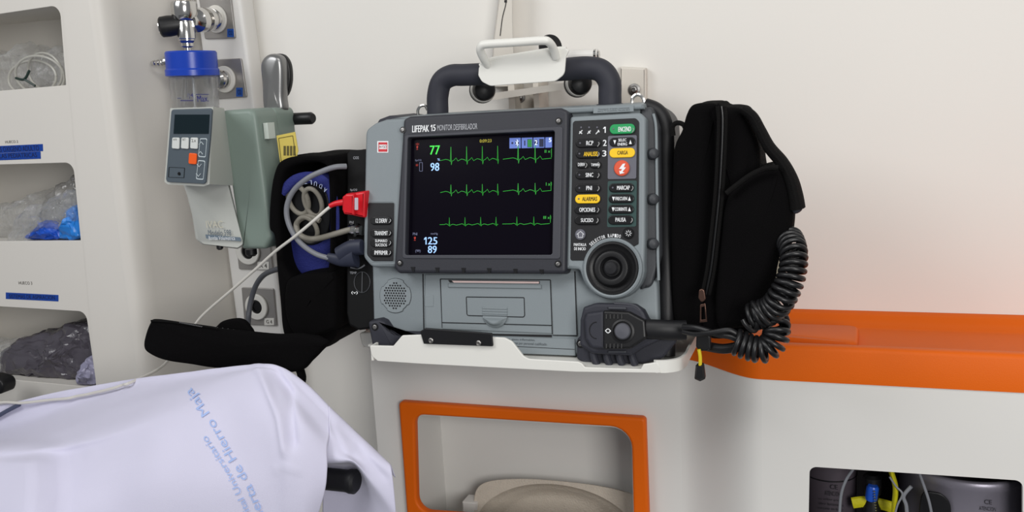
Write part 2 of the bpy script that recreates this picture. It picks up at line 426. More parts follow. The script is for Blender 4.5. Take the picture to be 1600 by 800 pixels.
def loopc(c, r, y, n=28, a0=0, a1=2*math.pi, sq=1.0, tz=0.0):
    f = WF(y); cc = f.uv(*c); s = (f.uv(c[0]+r, c[1])-cc).length
    return [f.pt(cc.x+s*math.cos(a0+(a1-a0)*k/n), cc.y+s*sq*math.sin(a0+(a1-a0)*k/n), .006*math.sin(2*math.pi*k/n+tz)) for k in range(n+1)]
top('oxygen_tubing', [tube(loopc((62, 118), 38, 1.245, sq=.62), .0022, 8, 2), tube(loopc((50, 122), 42, 1.252, sq=.5, tz=2), .0022, 8, 2), tube(loopc((70, 112), 30, 1.250, sq=.75, tz=1), .002, 8, 2)], TUB, 'coiled clear tubing in the top compartment', 'tubing')
top('tube_clamp', [tube([P(25, 122, 1.234), P(38, 124, 1.232), P(46, 110, 1.234)], .0022, 8, 4), tube([P(38, 124, 1.232), P(55, 134, 1.234)], .002, 8, 4)], mat('dark_green_plastic', (28, 48, 42), .4), 'small dark clamp lying on the coiled tubing in the top compartment', 'clamp')
bag('plastic_bag', [(-80, 372), (-70, 330), (-20, 325), (20, 318), (50, 300), (62, 318), (66, 374)], 1.275, .07, CLR, 'clear bag at the left of the middle compartment')
bag('plastic_bag', [(60, 374), (62, 318), (92, 288), (116, 276), (124, 330), (128, 374)], 1.27, .07, GFILM, 'grey crumpled bag standing at the right of the middle compartment')
bag('plastic_bag', [(12, 386), (22, 340), (60, 318), (100, 300), (116, 320), (112, 345), (70, 360), (30, 384)], 1.238, .02, CLR, 'shiny clear bag drooping over the edge of the middle compartment', rough=.009)
bag('oxygen_mask', [(40, 374), (50, 355), (75, 345), (88, 358), (90, 374)], 1.245, .03, BLM, 'dark blue mask packed low in the middle compartment', rough=.003, cat='mask')
bag('oxygen_mask', [(90, 373), (98, 340), (112, 322), (122, 332), (126, 372)], 1.243, .03, mat('bright_blue_plastic', (40, 128, 215), .3), 'bright blue mask at the right end of the middle compartment', rough=.003, cat='mask')
bag('plastic_bag', [(3, 592), (6, 545), (60, 524), (118, 510), (140, 524), (149, 575), (150, 603), (80, 600)], 1.26, .09, DFILM, 'dark smoky bag filling the bottom compartment', rough=.008)
bag('plastic_bag', [(118, 600), (122, 575), (138, 558), (149, 572), (150, 600)], 1.226, .02, mat('lilac_film', (150, 148, 172), .3, vary=.2, vscale=80), 'pale lilac packet at the bottom right of the bottom compartment', rough=.002)
bag('plastic_bag', [(-80, 580), (-60, 545), (-20, 540), (6, 540), (4, 585)], 1.26, .06, CLR, 'clear bag at the left end of the bottom compartment')

# ------------------------------------------------------------------ service rail and outlets
frl = WF(1.38)
struct('trim_2', plateu(frl, [[(296, -60), (369, -60), (460, 640), (385, 640)]], -.0395, 0.0, .008, res=3), FRP)
PLM = mat('outlet_metal', (158, 155, 152), .35, .6, vary=.05)
RINGW = mat('outlet_ring', (214, 212, 206), .4)
def outlet(q, c, rx, ry, label, kind):
    o = thing('gas_outlet', label, 'outlet', frl.pt(*frl.uv(*c), 0))
    obj('cover_plate', plateu(frl, [q], 0.0, .004, .001, .003), PLM, o)
    cc = frl.uv(*c, .004); s = (frl.uv(c[0]+rx, c[1], .004)-cc).length; s2 = (frl.uv(c[0], c[1]-ry, .004)-cc).length
    obj('ring', plate(frl, [circ(cc, s, 36, s2), circ(cc, s*.52, 30, s*.55)], .004, .009, .0015), RINGW, o)
    o2 = frl.pt(cc.x, cc.y, .003)
    if kind == 'hole':
        obj('socket', lathe(o2, (0, -1, 0), [(s*.56, 0), (s*.56, .003), (s*.4, .0035), (s*.36, .001), (.001, .001)]), KEY, o)
    else:
        obj('socket', lathe(o2, (0, -1, 0), [(s*.7, 0), (s*.7, .012), (s*.62, .014), (s*.62, .02), (s*.72, .021), (s*.72, .026), (s*.55, .03), (s*.3, .03), (s*.25, .02), (.001, .02)], 24), CHR, o, 'chrome threaded socket')
    return o
o1 = outlet([(310, -6), (360, -6), (367.5, 60), (320, 61)], (339, 30), 16.5, 22, 'upper metal gas outlet with the chrome flowmeter plugged in', 'plug')
o2 = outlet([(332, 93), (376.5, 91), (385.5, 152), (339, 155)], (352, 124), 17, 21, 'metal gas outlet with empty chrome socket beside the blue-lidded jar', 'plug')
o3 = outlet([(367, 366), (420, 366), (426, 421), (373, 421)], (388.5, 393), 18, 20, 'metal wall outlet with black hole directly below the infusion pump', 'hole')
o4 = outlet([(377, 449), (427, 451), (432, 509), (382, 507)], (402, 479), 17, 20, 'lowest metal wall outlet with black hole behind the dark hose', 'hole')
BST = mat('blue_sticker', (28, 78, 160), .5)
for o, bx_ in ((o1, (355, 45, 365, 58)), (o2, (369, 137, 379, 151))):
    st_ = obj('sticker', plateu(frl, [rectu(*bx_)], .004, .0046), BST, o, 'small blue sticker')
    obj('lettering', text(frl, 'O2', (bx_[0]+2, bx_[1]+3, bx_[2]-2, bx_[3]-3), .0048, .01), INK, st_)
for o, bx_, s_ in ((o3, (402, 409, 420, 421), 'A 4'), (o4, (413, 497, 428, 508), 'G 4')):
    st_ = obj('sticker', plateu(frl, [rectu(*bx_)], .004, .0046), RINGW, o, 'small white sticker')
    obj('lettering', text(frl, s_, (bx_[0]+3, bx_[1]+3, bx_[2]-3, bx_[3]-2.5), .0048, .01), GINK, st_)

# ------------------------------------------------------------------ flowmeter with humidifier jar
YH = 1.30; fH = WF(YH); axd = (P(302, 165, YH)-P(288, 0, YH)).normalized()
def HP(u, v): return P(u, v, YH)
fm = thing('flowmeter', 'chrome oxygen flowmeter with black knob and blue-lidded clear jar', 'flowmeter', HP(298, 165))
k = (HP(300, 100)-HP(299, 100)).length
obj('valve_body', [lathe(HP(287, 3), axd, [(15.5*k, 0), (16.5*k, 3*k), (16.5*k, 16*k), (14*k, 22*k), (11*k, 24*k), (11*k, 26*k), (11.5*k, 27*k), (11.5*k, 46*k), (7*k, 50*k)]),
                   lathe(HP(291, 50), axd, [(9*k, 0), (10.5*k, 2*k), (10.5*k, 11*k), (8*k, 14*k), (8*k, 18*k), (4*k, 20*k), (4*k, 34*k)])], CHR, fm)
obj('gauge_tube', lathe(HP(284, -60), axd, [(12*k, 0), (12*k, 66*k), (10*k, 66*k), (10*k, 2*k), (.0001, 2*k)]), mat('clear_gauge', (235, 232, 220), .05, trans=1.0, alpha=.45), fm, 'clear tube')
kd = (HP(262, 43)-HP(284, 38)+Vector((0, -.018, 0))).normalized(); kb = HP(286, 38)
kn = obj('knob', lathe(kb, kd, [(9*k, 0), (12*k, 2*k), (13.5*k, 18*k), (13*k, 27*k), (11*k, 29*k)]), BLK, fm)
obj('knob_cap', lathe(kb+kd*28.6*k, kd, [(9.5*k, 0), (9*k, 1.5*k), (.001, 2*k)]), CHR, kn, 'chrome cap')
pd = (P(342, 29, 1.37)-HP(300, 33)); pl = pd.length; pd.normalize()
obj('plug', lathe(HP(298, 33), pd, [(8*k, 0), (9*k, .1*pl), (15*k, .22*pl), (16*k, .38*pl), (11*k, .40*pl), (10*k, .5*pl), (15.5*k, .52*pl), (15.5*k, .66*pl), (12*k, .68*pl), (12*k, .74*pl), (14*k, .76*pl), (14*k, .82*pl), (10*k, .84*pl), (10*k, .93*pl)]), CHR, fm)
lid0 = HP(298, 80)
obj('jar_lid', lathe(lid0, axd, [(31*k, 0), (32.5*k, 2*k), (32.5*k, 22*k), (34*k, 24*k), (34*k, 31*k), (31*k, 32*k)], 44), mat('blue_lid', (22, 62, 170), .28, bump=.05), fm, 'blue ribbed lid')
obj('nozzle', lathe(HP(268, 96), (HP(244, 99)-HP(268, 96)).normalized()+Vector((0, -.25, 0)), [(6*k, -6*k), (7.5*k, 2*k), (7.5*k, 8*k), (4*k, 9*k), (4*k, 12*k), (4.6*k, 13*k), (3.2*k, 17*k), (4.4*k, 18*k), (3*k, 22*k), (4.2*k, 23*k), (2.6*k, 28*k)], 16), CHR, fm, 'chrome barbed nozzle')
JAR = mat('clear_jar', (235, 238, 240), .04, trans=1.0, ior=1.25, alpha=.5)
jb = HP(301.5, 111)
obj('jar', lathe(jb, axd, [(30*k, 0), (31*k, 1*k), (29*k, 70*k), (27*k, 74*k), (25*k, 73*k), (27.5*k, 68*k), (29*k, 2*k), (28*k, 0)], 44), JAR, fm, 'clear jar')
obj('inner_tube', [tube([HP(300, 104), HP(303, 140), HP(305, 172)], .0018, 8, 2), tube([HP(292, 104), HP(288, 165)], .0009, 6, 0)], mat('inner_tube', (200, 200, 200), .1, alpha=.7), fm)
fJ = WF(YH-30*k-.001)
obj('lettering', [text(fJ, 'Max.', (308, 149, 326, 159), 0, .01), plateu(fJ, [rectu(306, 147, 326, 148)], 0, .0003), plateu(fJ, [rectu(282, 156.5, 302, 157.8)], 0, .0003), plateu(fJ, [rectu(277, 153, 283, 153.8)], 0, .0003), text(fJ, '/|4', (292, 146, 302, 154), 0)], mat('jar_print', (30, 36, 110), .5), fm)

# ------------------------------------------------------------------ infusion pump
PW = mat('pump_ivory', (186, 188, 182), .42, bump=.05, vary=.03); PG = mat('pump_green', (122, 136, 128), .42, bump=.05, vary=.05)
pump = thing('infusion_pump', 'grey-green infusion pump with keypad and dark display clamped to the rail', 'infusion pump', P(370, 388, 1.2050))
fq0, fq1 = WF(1.0900), WF(1.1600)
fo = [(266, 169), (333, 167), (333, 172), (327, 288), (318, 291), (300, 290), (262, 288), (257, 284)]
bo = [(296, 172), (350, 171), (352, 182), (379, 384), (371, 389), (318, 382), (309, 374), (296, 304)]
r0 = [fq0.pt(*p, 0) for p in U(fq0, fo)]; r1 = [fq1.pt(*p, 0) for p in U(fq1, bo)]
mid = [a_.lerp(b_, .5) for a_, b_ in zip(r0, r1)]
lower = [(318, 288), (324, 290), (378, 384), (318, 382), (309, 374), (302, 330), (296, 308), (284, 294)]
ra = [fq1.pt(*p, .0) for p in U(fq1, [(289, 171), (350, 169), (353, 180), (366, 290), (322, 286), (304, 288), (290, 286), (282, 280)])]
obj('front_housing', [loft([r0, ra]), ], PW, pump, ang=50)
obj('lower_front', loft([[fq1.pt(*p, .012) for p in rpoly(U(fq1, [(286, 276), (322, 276), (353, 276), (380, 381), (371, 387), (318, 381), (309, 374), (303, 336), (296, 304)], .012), .006)], [fq1.pt(*p, 0) for p in rpoly(U(fq1, [(282, 276), (322, 276), (356, 276), (382, 384), (371, 389), (316, 382), (306, 374), (300, 336), (292, 304)], 0), .006)]]), PW, pump, ang=50)
gp = rpoly(U(fq1, [(345, 172), (417, 168), (440, 376), (428, 390), (378, 389)]), [.01, .02, .012, .008, .006])
gb = WF(1.2200)
obj('main_housing', pillow(fq1, rpoly(U(fq1, [(345, 173), (400, 169), (426, 372), (416, 389), (378, 389)]), [.008, .014, .012, .008, .006]), -.055, .004, .007, 0.0), PG, pump, ang=60)
obj('rear_housing', pillow(gb, rpoly(U(gb, [(368, 172), (431, 168), (448, 372), (440, 386), (392, 386)]), [.008, .01, .01, .006, .006]), -.05, 0.0, .004, 0.0), PG, pump, ang=60)
# side seam, clip, yellow label, on the right hand side
xs_ = P(431, 260, 1.2450).x
def SP(u, v, x):
    d = ray(u, v); return CAM+d*((x-CAM.x)/d.x)
obj('side_clip', box(SP(419, 217, -.79)-Vector((.006, 0, 0)), SP(427, 191, -.79)+Vector((.0015, .0, 0))), mat('pale_clip', (196, 204, 196), .4), pump, 'pale plastic clip')
fS = Fr((xs_+.0015, 1.2350, CZ), Y, Z)
fyl = WF(1.1690)
fR = Fr(P(445, 240, 1.1950), (P(462, 240, 1.2350)-P(434, 240, 1.1550)).normalized(), Z)
fn_ = WF(1.1685)
ylab = obj('warning_label', plateu(fn_, [[(432, 212), (461, 206), (466, 236), (462, 250), (438, 256)]], 0, .0008), mat('yellow_label', (206, 186, 92), .5), pump, 'yellow label')
obj('label_print', wirebox(fn_, U(fn_, [(436, 216), (458, 212), (463, 246), (440, 252)]), .001, .0005), mat('olive_ink', (92, 84, 44), .6), ylab)
obj('label_bars', [plateu(fn_, [rectu(443+i*5, 228, 446.5+i*5, 243)], .0008, .0012) for i in range(4)], mat('olive_ink', (92, 84, 44), .6), ylab)
fD = WF(1.0900)
dp = obj('control_panel', plateu(fD, [[(267.5, 171), (331, 169), (328, 215), (321, 285), (318, 287.5), (261, 284.5), (259, 280)]], 0.0, .004, .001, [.005, .004, 0, .002, .002, .003, .002]), mat('pump_panel', (78, 88, 96), .45), pump, 'slate keypad panel')
obj('display', plateu(fD, [[(273, 179), (327, 179), (325.5, 209), (271, 209)]], .004, .0048), mat('pump_display', (14, 30, 36), .15), dp)
for i in range(3):
    kx = 268+i*14.3
    kk = obj('button', plateu(fD, [[(kx+.8, 215), (kx+12, 215), (kx+11.5, 233), (kx, 232)]], .004, .0065, .0008, .002), mat('pump_key', (206, 209, 206), .4), dp)
obj('lettering', [text(fD, 'I/0', (271, 216.5, 276, 219.5), .0067), text(fD, 'SET', (285, 216.5, 290, 219.5), .0067), text(fD, '2.x', (299, 217, 306, 222), .0067)], GINK, dp)
obj('button', plateu(fD, [[(295, 239), (307, 240), (306, 257), (294, 256)]], .004, .0065, .0008, .002), mat('orange_key', (236, 92, 28), .4), dp, 'orange key')
for (q_, up_) in (([(313, 216), (324, 216), (321.5, 246), (310, 245)], 1), ([(310, 250), (321, 251), (318, 281), (306.5, 280)], -1)):
    loc_ = rpoly(U(fD, q_, .004), .002)
    pc = [plate(fD, [loc_, [p.lerp(sum(loc_, Vector((0, 0)))/len(loc_), .10) for p in loc_]], .004, .0046)]
    cu_, cv_ = (q_[0][0]+q_[1][0]+q_[2][0]+q_[3][0])/4, (q_[0][1]+q_[2][1])/2
    for dv in (-7.5, 7.5):
        pc.append(tube([fD.pt(*fD.uv(cu_-3.5-dv*.08, cv_+dv+2.2*up_), .0045), fD.pt(*fD.uv(cu_-dv*.08, cv_+dv-2.2*up_), .0045), fD.pt(*fD.uv(cu_+3.5-dv*.08, cv_+dv+2.2*up_), .0045)], .0006, 6, 0))
    obj('arrow_key', pc, mat('pump_line', (186, 196, 200), .5), dp)
sq = rpoly(U(fD, [(264, 261), (289, 262), (288, 278), (263, 277)], .004), .001)
obj('key_switch', [plate(fD, [sq, [p.lerp(sum(sq, Vector((0, 0)))/len(sq), .06) for p in sq]], .004, .0045), lathe(fD.pt(*fD.uv(283, 271), .004), (0, -1, 0), [(.0025, 0), (.0022, .001), (.0001, .001)], 14)], KEY, dp)
fV = WF(1.1450)
obj('lettering', [text(fV, 'IVAC', (322, 345, 348, 356), 0, 0)], mat('ivory_print', (198, 194, 176), .5), pump, 'cream maker plate lettering')
obj('lettering', [text(fV, 'Modelo 598', (325, 359, 361, 368), 0)], mat('slate_ink', (96, 106, 116), .5), pump)
nb = obj('name_strip', plateu(fV, [[(321, 366.5), (375, 371), (376.5, 377), (322, 372.5)]], -.0005, .0003), mat('slate_strip', (104, 118, 130), .5), pump, 'slate name strip')
obj('lettering', text(fV, 'Bomba Volumetrica', (326, 369, 367, 375), .0006), WHT, nb)
obj('foot', [lathe(P(343, 382, 1.1550), (0, 0, -1), [(.005, 0), (.005, .006), (.003, .008), (.0001, .008)], 14)], BLK, pump)
obj('foot', [lathe(P(392, 389, 1.1850), (0, 0, -1), [(.009, 0), (.009, .008), (.006, .011), (.0001, .011)], 14)], BLK, pump)
obj('clamp_knob', lathe(P(455, 186, 1.2750), (1, -.15, 0), [(.006, -.012), (.006, 0), (.0095, .004), (.0095, .040), (.007, .044), (.0001, .044)], 20), BLK, pump, 'black round knob')

# silver loop lever above the pump
yb = 1.245; lever = thing('clamp_lever', 'silver loop-shaped lever with black back above the pump', 'lever', P(428, 160, yb))
f_ = WF(yb)
cs = cat_rom([f_.uv(*p) for p in [(415, 176), (410, 130), (408, 103), (413, 90), (424, 84), (438, 88), (443, 105), (443, 150), (443, 174)]], 6, True)
obj('lever_body', pillow(f_, cs, -.018, .006, .009, .002), SILV, lever, ang=60)
cs = cat_rom([WF(yb+.012).uv(*p) for p in [(424, 90), (430, 84), (442, 86), (451, 100), (453, 125), (448, 146), (440, 152), (432, 140)]], 6, True)
obj('lever_back', pillow(WF(yb+.012), cs, -.012, .0, .004, .001), BLK, lever, 'black plastic back', ang=60)

# ================================================================== MONITOR DEFIBRILLATOR
TL = math.radians(12)
DF = Fr((-.404, 1.128, CZ-.174), X, (0, math.sin(TL), math.cos(TL)))
mon = thing('monitor_defibrillator', 'large grey monitor defibrillator with lit heart traces standing in the white tray', 'medical monitor', P(810, 560, 1.2))
YB = 1.30
def D(pts, h=0.0): return U(DF, pts, h)
# main case and its dark side
obj('main_case', extrude_to(DF, rpoly(D([(576, 205), (602, 186), (1004, 161), (1007, 432), (1027, 440), (1031, 548), (925, 556), (600, 532), (583, 505)], -.010), [.02, .006, .006, .004, .006, .01, .0, .01, .006]), 1.24, -.010, .004), CASE, mon)
obj('case_side', extrude_to(DF, rpoly(D([(1000, 168), (1018, 166), (1030, 200), (1032, 400), (1018, 448), (1000, 452)], -.006), [0, .006, .012, .01, .01, 0]), 1.2, -.006, .004), CASED, mon, 'dark grey side of the case')
obj('side_ridge', tube([DF.pt(*DF.uv(u, v, -.004), -.004) for u, v in [(1021, 178), (1025, 200), (1026, 260), (1027, 330), (1028, 400), (1029, 430), (1029, 438)]], .0019, 8), CASE, mon, 'pale ridge on the side')
obj('side_bumper', tube([DF.pt(*DF.uv(u, v, -.03), -.03) for u, v in [(1008, 166), (1024, 172), (1035, 184), (1040, 204), (1041, 240), (1042, 300), (1042, 380), (1042, 470), (1042, 556)]], .0105, 14, 6), mat('black_bumper', (18, 18, 21), .5, bump=.1, bscale=900), mon, 'black rubber side bumper')
for v in (240, 311, 381):
    q = DF.uv(1018, v, 0)
    obj('bumper_stud', lathe(DF.pt(q.x, q.y, -.007), DF.n+X*.4, [(.0075, 0), (.0075, .005), (.006, .009), (.003, .011), (.0001, .0115)], 20), CASED, mon)
obj('rear_shell', extrude_to(DF, rpoly(D([(590, 200), (606, 184), (1004, 161), (1042, 185), (1046, 534), (925, 534), (600, 512), (588, 490)], -.05), [.02, .008, .01, .03, .01, 0, .01, .01]), YB, -.05, .004), mat('rear_dark', (30, 31, 36), .45), mon, 'dark rear shell')
obj('top_lug', extrude_to(DF, rpoly(D([(581, 206), (592, 186), (608, 180), (626, 182), (628, 196)], -.012), .004), 1.25, -.012, .003), RUB, mon, 'black corner of the top left')
# left raised panel
lp = rpoly(D([(571, 203), (586, 192), (604, 186), (636, 184), (632, 417), (580, 417), (567, 402)], .006), [.012, .01, .01, 0, .002, .012, .014])
obj('left_panel', plate(DF, [lp], -.012, .006, .004, 3), CASE, mon)
lk = obj('left_keypad', plateu(DF, [[(575, 317), (616, 317), (615, 408), (582, 408), (573, 398)]], .006, .0072, .0006, [.002, .002, .002, .008, .008]), KEYP, mon, 'black keypad with four keys')
rm = rpoly(D([(573.5, 315.5), (617, 315.5), (616, 409.5), (581, 409.5), (571.5, 399)], .006), .004)
obj('keypad_rim', wirebox(DF, rm, .0064, .0005), CASE, lk)
def button(par, b, mt, lab=None, tb=None, tmat=None, h=.0072, r=None, bold=.01, led=None, nm='button'):
    u0, v0, u1, v1 = b; um, vm = (u0+u1)/2, (v0+v1)/2
    L, R, T, B = DF.uv(u0, vm, h), DF.uv(u1, vm, h), DF.uv(um, v0, h), DF.uv(um, v1, h)
    c = DF.uv(um, vm, h); w = (R-L).length/2; hh = (T-B).length/2
    o = obj(nm, plate(DF, [[c+p for p in pillp(-w, -hh, w, hh)]], h, h+.0022, .001, 3), mt, mon)
    if lab: obj('lettering', text(DF, lab, tb or (u0+5, v0+4, u1-5, v1-4), h+.0025, bold), tmat or WHT, o)
    if led: obj('indicator', lathe(DF.pt(*DF.uv(led[0], led[1], h), h+.0022), DF.n, [(.0012, 0), (.001, .0004), (.0001, .0005)], 12), GRYP, o)
    return o
for (v0, v1, t, tb) in [(338.5, 351, '12 DERIV', (587, 341.5, 605, 348)), (358, 370.5, 'TRANSMIT', (585, 361, 606, 367.5)), (373, 386, 'SUMARIO\nSUCESOS', (586, 374, 605, 385)), (388.5, 401, 'IMPRIMIR', (585, 391.5, 606, 398))]:
    bb = button(lk, (579.5, v0, 612, v1), KEY, t, tb)
    obj('key_mark', tube([DF.pt(*DF.uv(609.5, v0+4, .0098), .0098), DF.pt(*DF.uv(610.5, (v0+v1)/2, .0098), .0098), DF.pt(*DF.uv(608, v1-3, .0098), .0098)], .0003, 5), WHT, bb)
# red maker plate
lg = obj('maker_plate', plateu(DF, [rectu(589.5, 220.5, 606.5, 238.5)], .006, .0066), WHT, mon, 'small white and red maker plate')
obj('emblem', [plateu(DF, [rectu(591.2, 222.3, 605, 225.8)], .0066, .0070), plateu(DF, [rectu(591.2, 233, 605, 237)], .0066, .0070)], flat('maker_red', (196, 32, 44)), lg)
obj('emblem_edge', [plateu(DF, [rectu(591.2, 222.3, 592, 237)], .0066, .0070), plateu(DF, [rectu(604.2, 222.3, 605, 237)], .0066, .0070)], flat('maker_red', (196, 32, 44)), lg)
obj('lettering', [text(DF, 'PHYSIO', (592.5, 227.2, 603.7, 231.8), .0070, 0)], flat('maker_ink', (120, 70, 70)), lg)
# speaker grille
sc = DF.uv(618, 462, -.010); sr = (DF.uv(618+23, 462, -.010)-sc).length
lobes = []
for k in range(96):
    t = 2*math.pi*k/96; rr = sr*1.06 if math.cos(4*t) > -.55 else sr*.98
    lobes.append(sc+Vector((math.cos(t), math.sin(t)))*rr)
gr = obj('speaker_grille', plate(DF, [lobes], -.0105, -.0085, .001), CASE, mon)
obj('grille_groove', wirebox(DF, lobes, -.0098, .0005), CASED, gr)
hp = []
for i in range(-6, 7):
    for j in range(-6, 7):
        x = (i+.5*(j % 2))*sr*.175; y = j*sr*.155
        if x*x+y*y < (sr*.80)**2: hp.append(lathe(DF.pt(sc.x+x, sc.y+y, -.0084), DF.n, [(sr*.055, 0), (sr*.055, .0003), (.0001, .0003)], 8))
obj('grille_holes', hp, KEY, gr, 'black speaker holes')
# screen bezel
bo_ = [(636, 183), (872, 169.5), (886, 172), (887, 200), (884, 428), (876, 427), (622, 427), (616, 418), (628, 192)]
scr = [(638, 209), (878, 199), (876, 399), (632, 399)]
scin = [(640, 214), (866, 205), (862, 397.5), (634, 397.5)]
hole = rpoly(D([(637.5, 215), (867, 204), (863, 398), (633, 398.5)], .016), .003)
bz = obj('screen_bezel', plate(DF, [rpoly(D([(630, 186), (640, 181), (876, 168), (888, 173), (884, 428), (622, 427), (615, 418)], .016), [.006, .006, .006, .008, .006, .007, .007]), hole], -.012, .016, .0045, 3), BEZEL, mon, 'charcoal screen bezel')
obj('bezel_step', plate(DF, [rpoly(D([(632, 210.5), (879, 197), (875, 405), (628, 404)], .0175), .004), hole], .015, .0172, .001), BEZELL, bz)
for u, v in ((645, 420), (683, 421), (724, 421.5), (764, 422), (805, 423), (846, 424)):
    obj('bezel_notch', plateu(DF, [[(u-3.5, v-3), (u+3.5, v-3), (u+2, v+4.5), (u-1, v+4.5)]], .012, .0168), KEY, bz)
def screw(u, v, h, par, R_=.0034):
    q = DF.pt(*DF.uv(u, v, h), h)
    o = obj('screw', [lathe(q, DF.n, [(R_*.75, 0), (R_*.75, .0012), (R_*.45, .0014), (R_*.3, .0006), (.0001, .0006)], 18)], STEEL, par, 'bright steel screw')
    obj('screw_recess', lathe(q, DF.n, [(R_*1.3, 0), (R_*1.3, .0003), (.0001, .0003)], 18), KEY, o)
for u, v in ((629.5, 203), (873, 189), (872, 412.5), (625, 411)): screw(u, v, .0165, bz)
def one(box_, h_):
    u0, v0, u1, v1 = box_; w_ = u1-u0; H_ = v1-v0
    return plateu(DF, [[(u0+w_*.5, v0), (u1, v0), (u1, v1), (u1-w_*.42, v1), (u1-w_*.42, v0+H_*.26), (u0, v0+H_*.38), (u0, v0+H_*.22)]], h_, h_+.0002)
obj('lettering', [text(DF, 'LIFEPAK', (644, 195.8, 670.5, 206.3), .0168, .03), one((672.8, 194.9, 675.6, 205), .0168), text(DF, '5', (676.6, 194.7, 680.8, 204.8), .0168, .03)], WHT, bz, 'white bold lettering')
obj('lettering', [text(DF, 'MONITOR DESFIBRILADOR', (683, 194, 745.5, 203), .0166, .0)], flat('grey_print', (176, 178, 184)), bz, 'grey lettering')
# screen
sn = obj('screen', plate(DF, [rpoly(D([(636, 207), (868, 203), (864, 399), (632, 399.5)], .006), .001)], .000, .006), SCR, mon, 'dark glossy screen', smooth=False)
def em(n, c, e): return mat(n, c, .5, emit=e)
EG = em('screen_green', (60, 200, 70), .55); EGD = em('trace_green', (44, 150, 52), .42); EB = em('screen_blue', (140, 176, 225), .8); EY = em('screen_yellow', (150, 140, 40), .5); ER = em('screen_red', (150, 40, 30), .4); ET = em('tile_blue', (84, 104, 170), .5); EW = em('tile_white', (200, 214, 245), .8); ED = em('tile_dark', (16, 24, 56), .3); EGR = em('screen_dim', (100, 104, 130), .5)
HS = .0064
def st_(name, s, b, m_, bold=.0): return obj(name, text(DF, s, b, HS, bold), m_, sn)
st_('heart_rate', '77', (671.5, 227.5, 687.5, 241.5), EG, .02); st_('oxygen_reading', '98', (672.5, 254.5, 686.5, 267), EB, .015)
obj('pressure_reading', [one((662.5, 370.5, 666.5, 382), HS), text(DF, '25', (668.5, 370.5, 683.5, 382), HS, .02)], EB, sn); st_('pressure_reading', '89', (668.5, 384, 682.5, 395.5), EB, .015)
st_('screen_lettering', '0:09:23', (749.5, 217.5, 768, 222.5), EY, .02)
st_('screen_lettering', 'SpO2', (648.5, 249, 658.5, 252.5), EGR); st_('screen_lettering', '%', (683.5, 247.5, 687.5, 251), EB)
st_('screen_lettering', 'PNI', (645, 363.5, 652, 367.5), EGR); st_('screen_lettering', 'mmHg', (673, 363.5, 684, 367.5), EGR); st_('screen_lettering', '(99)', (649, 390, 657, 395), EGR)
st_('screen_lettering', 'II x1', (851, 234, 862, 238.5), EGD, .01); st_('screen_lettering', 'I x1', (853, 285, 862, 290), EGD, .01); st_('screen_lettering', 'III x1', (849, 337.5, 861, 342), EGD, .01)
obj('warning_bell', [text(DF, '!', (650.5, 228, 653.5, 234), HS, .04), text(DF, '*', (649.5, 223, 655, 227.5), HS)], ER, sn); obj('warning_bell', [text(DF, '*', (649.5, 256, 653.5, 260), HS, .04), text(DF, '!', (646.5, 370, 650, 376), HS, .04)], ER, sn)
obj('signal_bar', wirebox(DF, D(rectu(655.5, 254, 660, 267.5), HS), HS, .0003), EGR, sn)
tl = []
for (a0, a1, dy) in ((796, 813.5, 0), (815, 832, -.4), (833.5, 850.5, -.8), (852, 862.5, -1.1)):
    tl.append(plateu(DF, [[(a0, 215.7+dy), (a1, 215.2+dy), (a1, 231.5+dy), (a0, 232+dy)]], .006, .0063))
ti = obj('status_tile', tl, ET, sn, 'blue status tiles')
obj('status_icon', [plate(DF, [circ(DF.uv(800.5, 223.5, HS), .0014, 14)], .0063, .0065), plate(DF, [circ(DF.uv(808, 223.5, HS), .0026, 16, .0042)], .0063, .0065), plateu(DF, [rectu(824, 217.5, 831, 230)], .0063, .0065), plate(DF, [circ(DF.uv(837.5, 222.5, HS), .0024, 16, .0042)], .0063, .0065), plateu(DF, [rectu(842.5, 217, 849.5, 229.5)], .0063, .0065), plateu(DF, [rectu(819, 219.5, 820.7, 227.5)], .0063, .0065)], ED, ti)
obj('status_icon', tube([DF.pt(*DF.uv(u, v, .0067), .0067) for u, v in [(805.8, 221), (810, 226), (808, 228.5), (808, 218), (810, 221), (805.8, 226)]], .0004, 5, 0), EW, ti)
obj('screen_lettering', text(DF, '2', (835.6, 218.8, 839.6, 226.6), .0067, .03), EW, ti)
obj('screen_lettering', text(DF, '5', (857.5, 215.5, 861.5, 222), .0067, .03), EW, ti)
gg = []
for i in range(3):
    for j in range(4):
        gg.append(plateu(DF, [rectu(824.8+2.1*i, 218.4+2.9*j, 826.3+2.1*i, 220.6+2.9*j)], .0065, .0067))
obj('battery_gauge', gg, EGD, ti)
def trace(segs, base, amp, small, tail):
    out = []
    for (x0, x1, beats) in segs:
        pts = [(x0, base(x0))]
        for bx_ in beats:
            b0 = base(bx_)
            pts += [(bx_-8, b0-small*.4), (bx_-5, b0-1), (bx_-2.2, b0), (bx_-.9, b0+2), (bx_, b0-amp), (bx_+.8, b0+tail), (bx_+2, b0+1), (bx_+5, b0-.5), (bx_+8, b0-small), (bx_+11, b0+1)]
        pts.append((x1, base(x1))); pts = [p for p in pts if x0 <= p[0] <= x1]
        out.append(tube([DF.pt(*DF.uv(u, v, .0065), .0065) for u, v in pts], .00038, 5, 0))
    return out
beats = [704.5, 729, 753.5, 777.5]; beats2 = [809.5, 836]
obj('heart_trace', trace([(688, 779, beats), (786, 861.5, beats2)], lambda x: 251-(x-688)*.022, 21, 4, 7), EGD, sn, 'green heart trace')
obj('heart_trace', trace([(688, 779, beats), (786, 861.5, beats2)], lambda x: 301-(x-688)*.02, 12, 4, 6), EGD, sn, 'green heart trace')
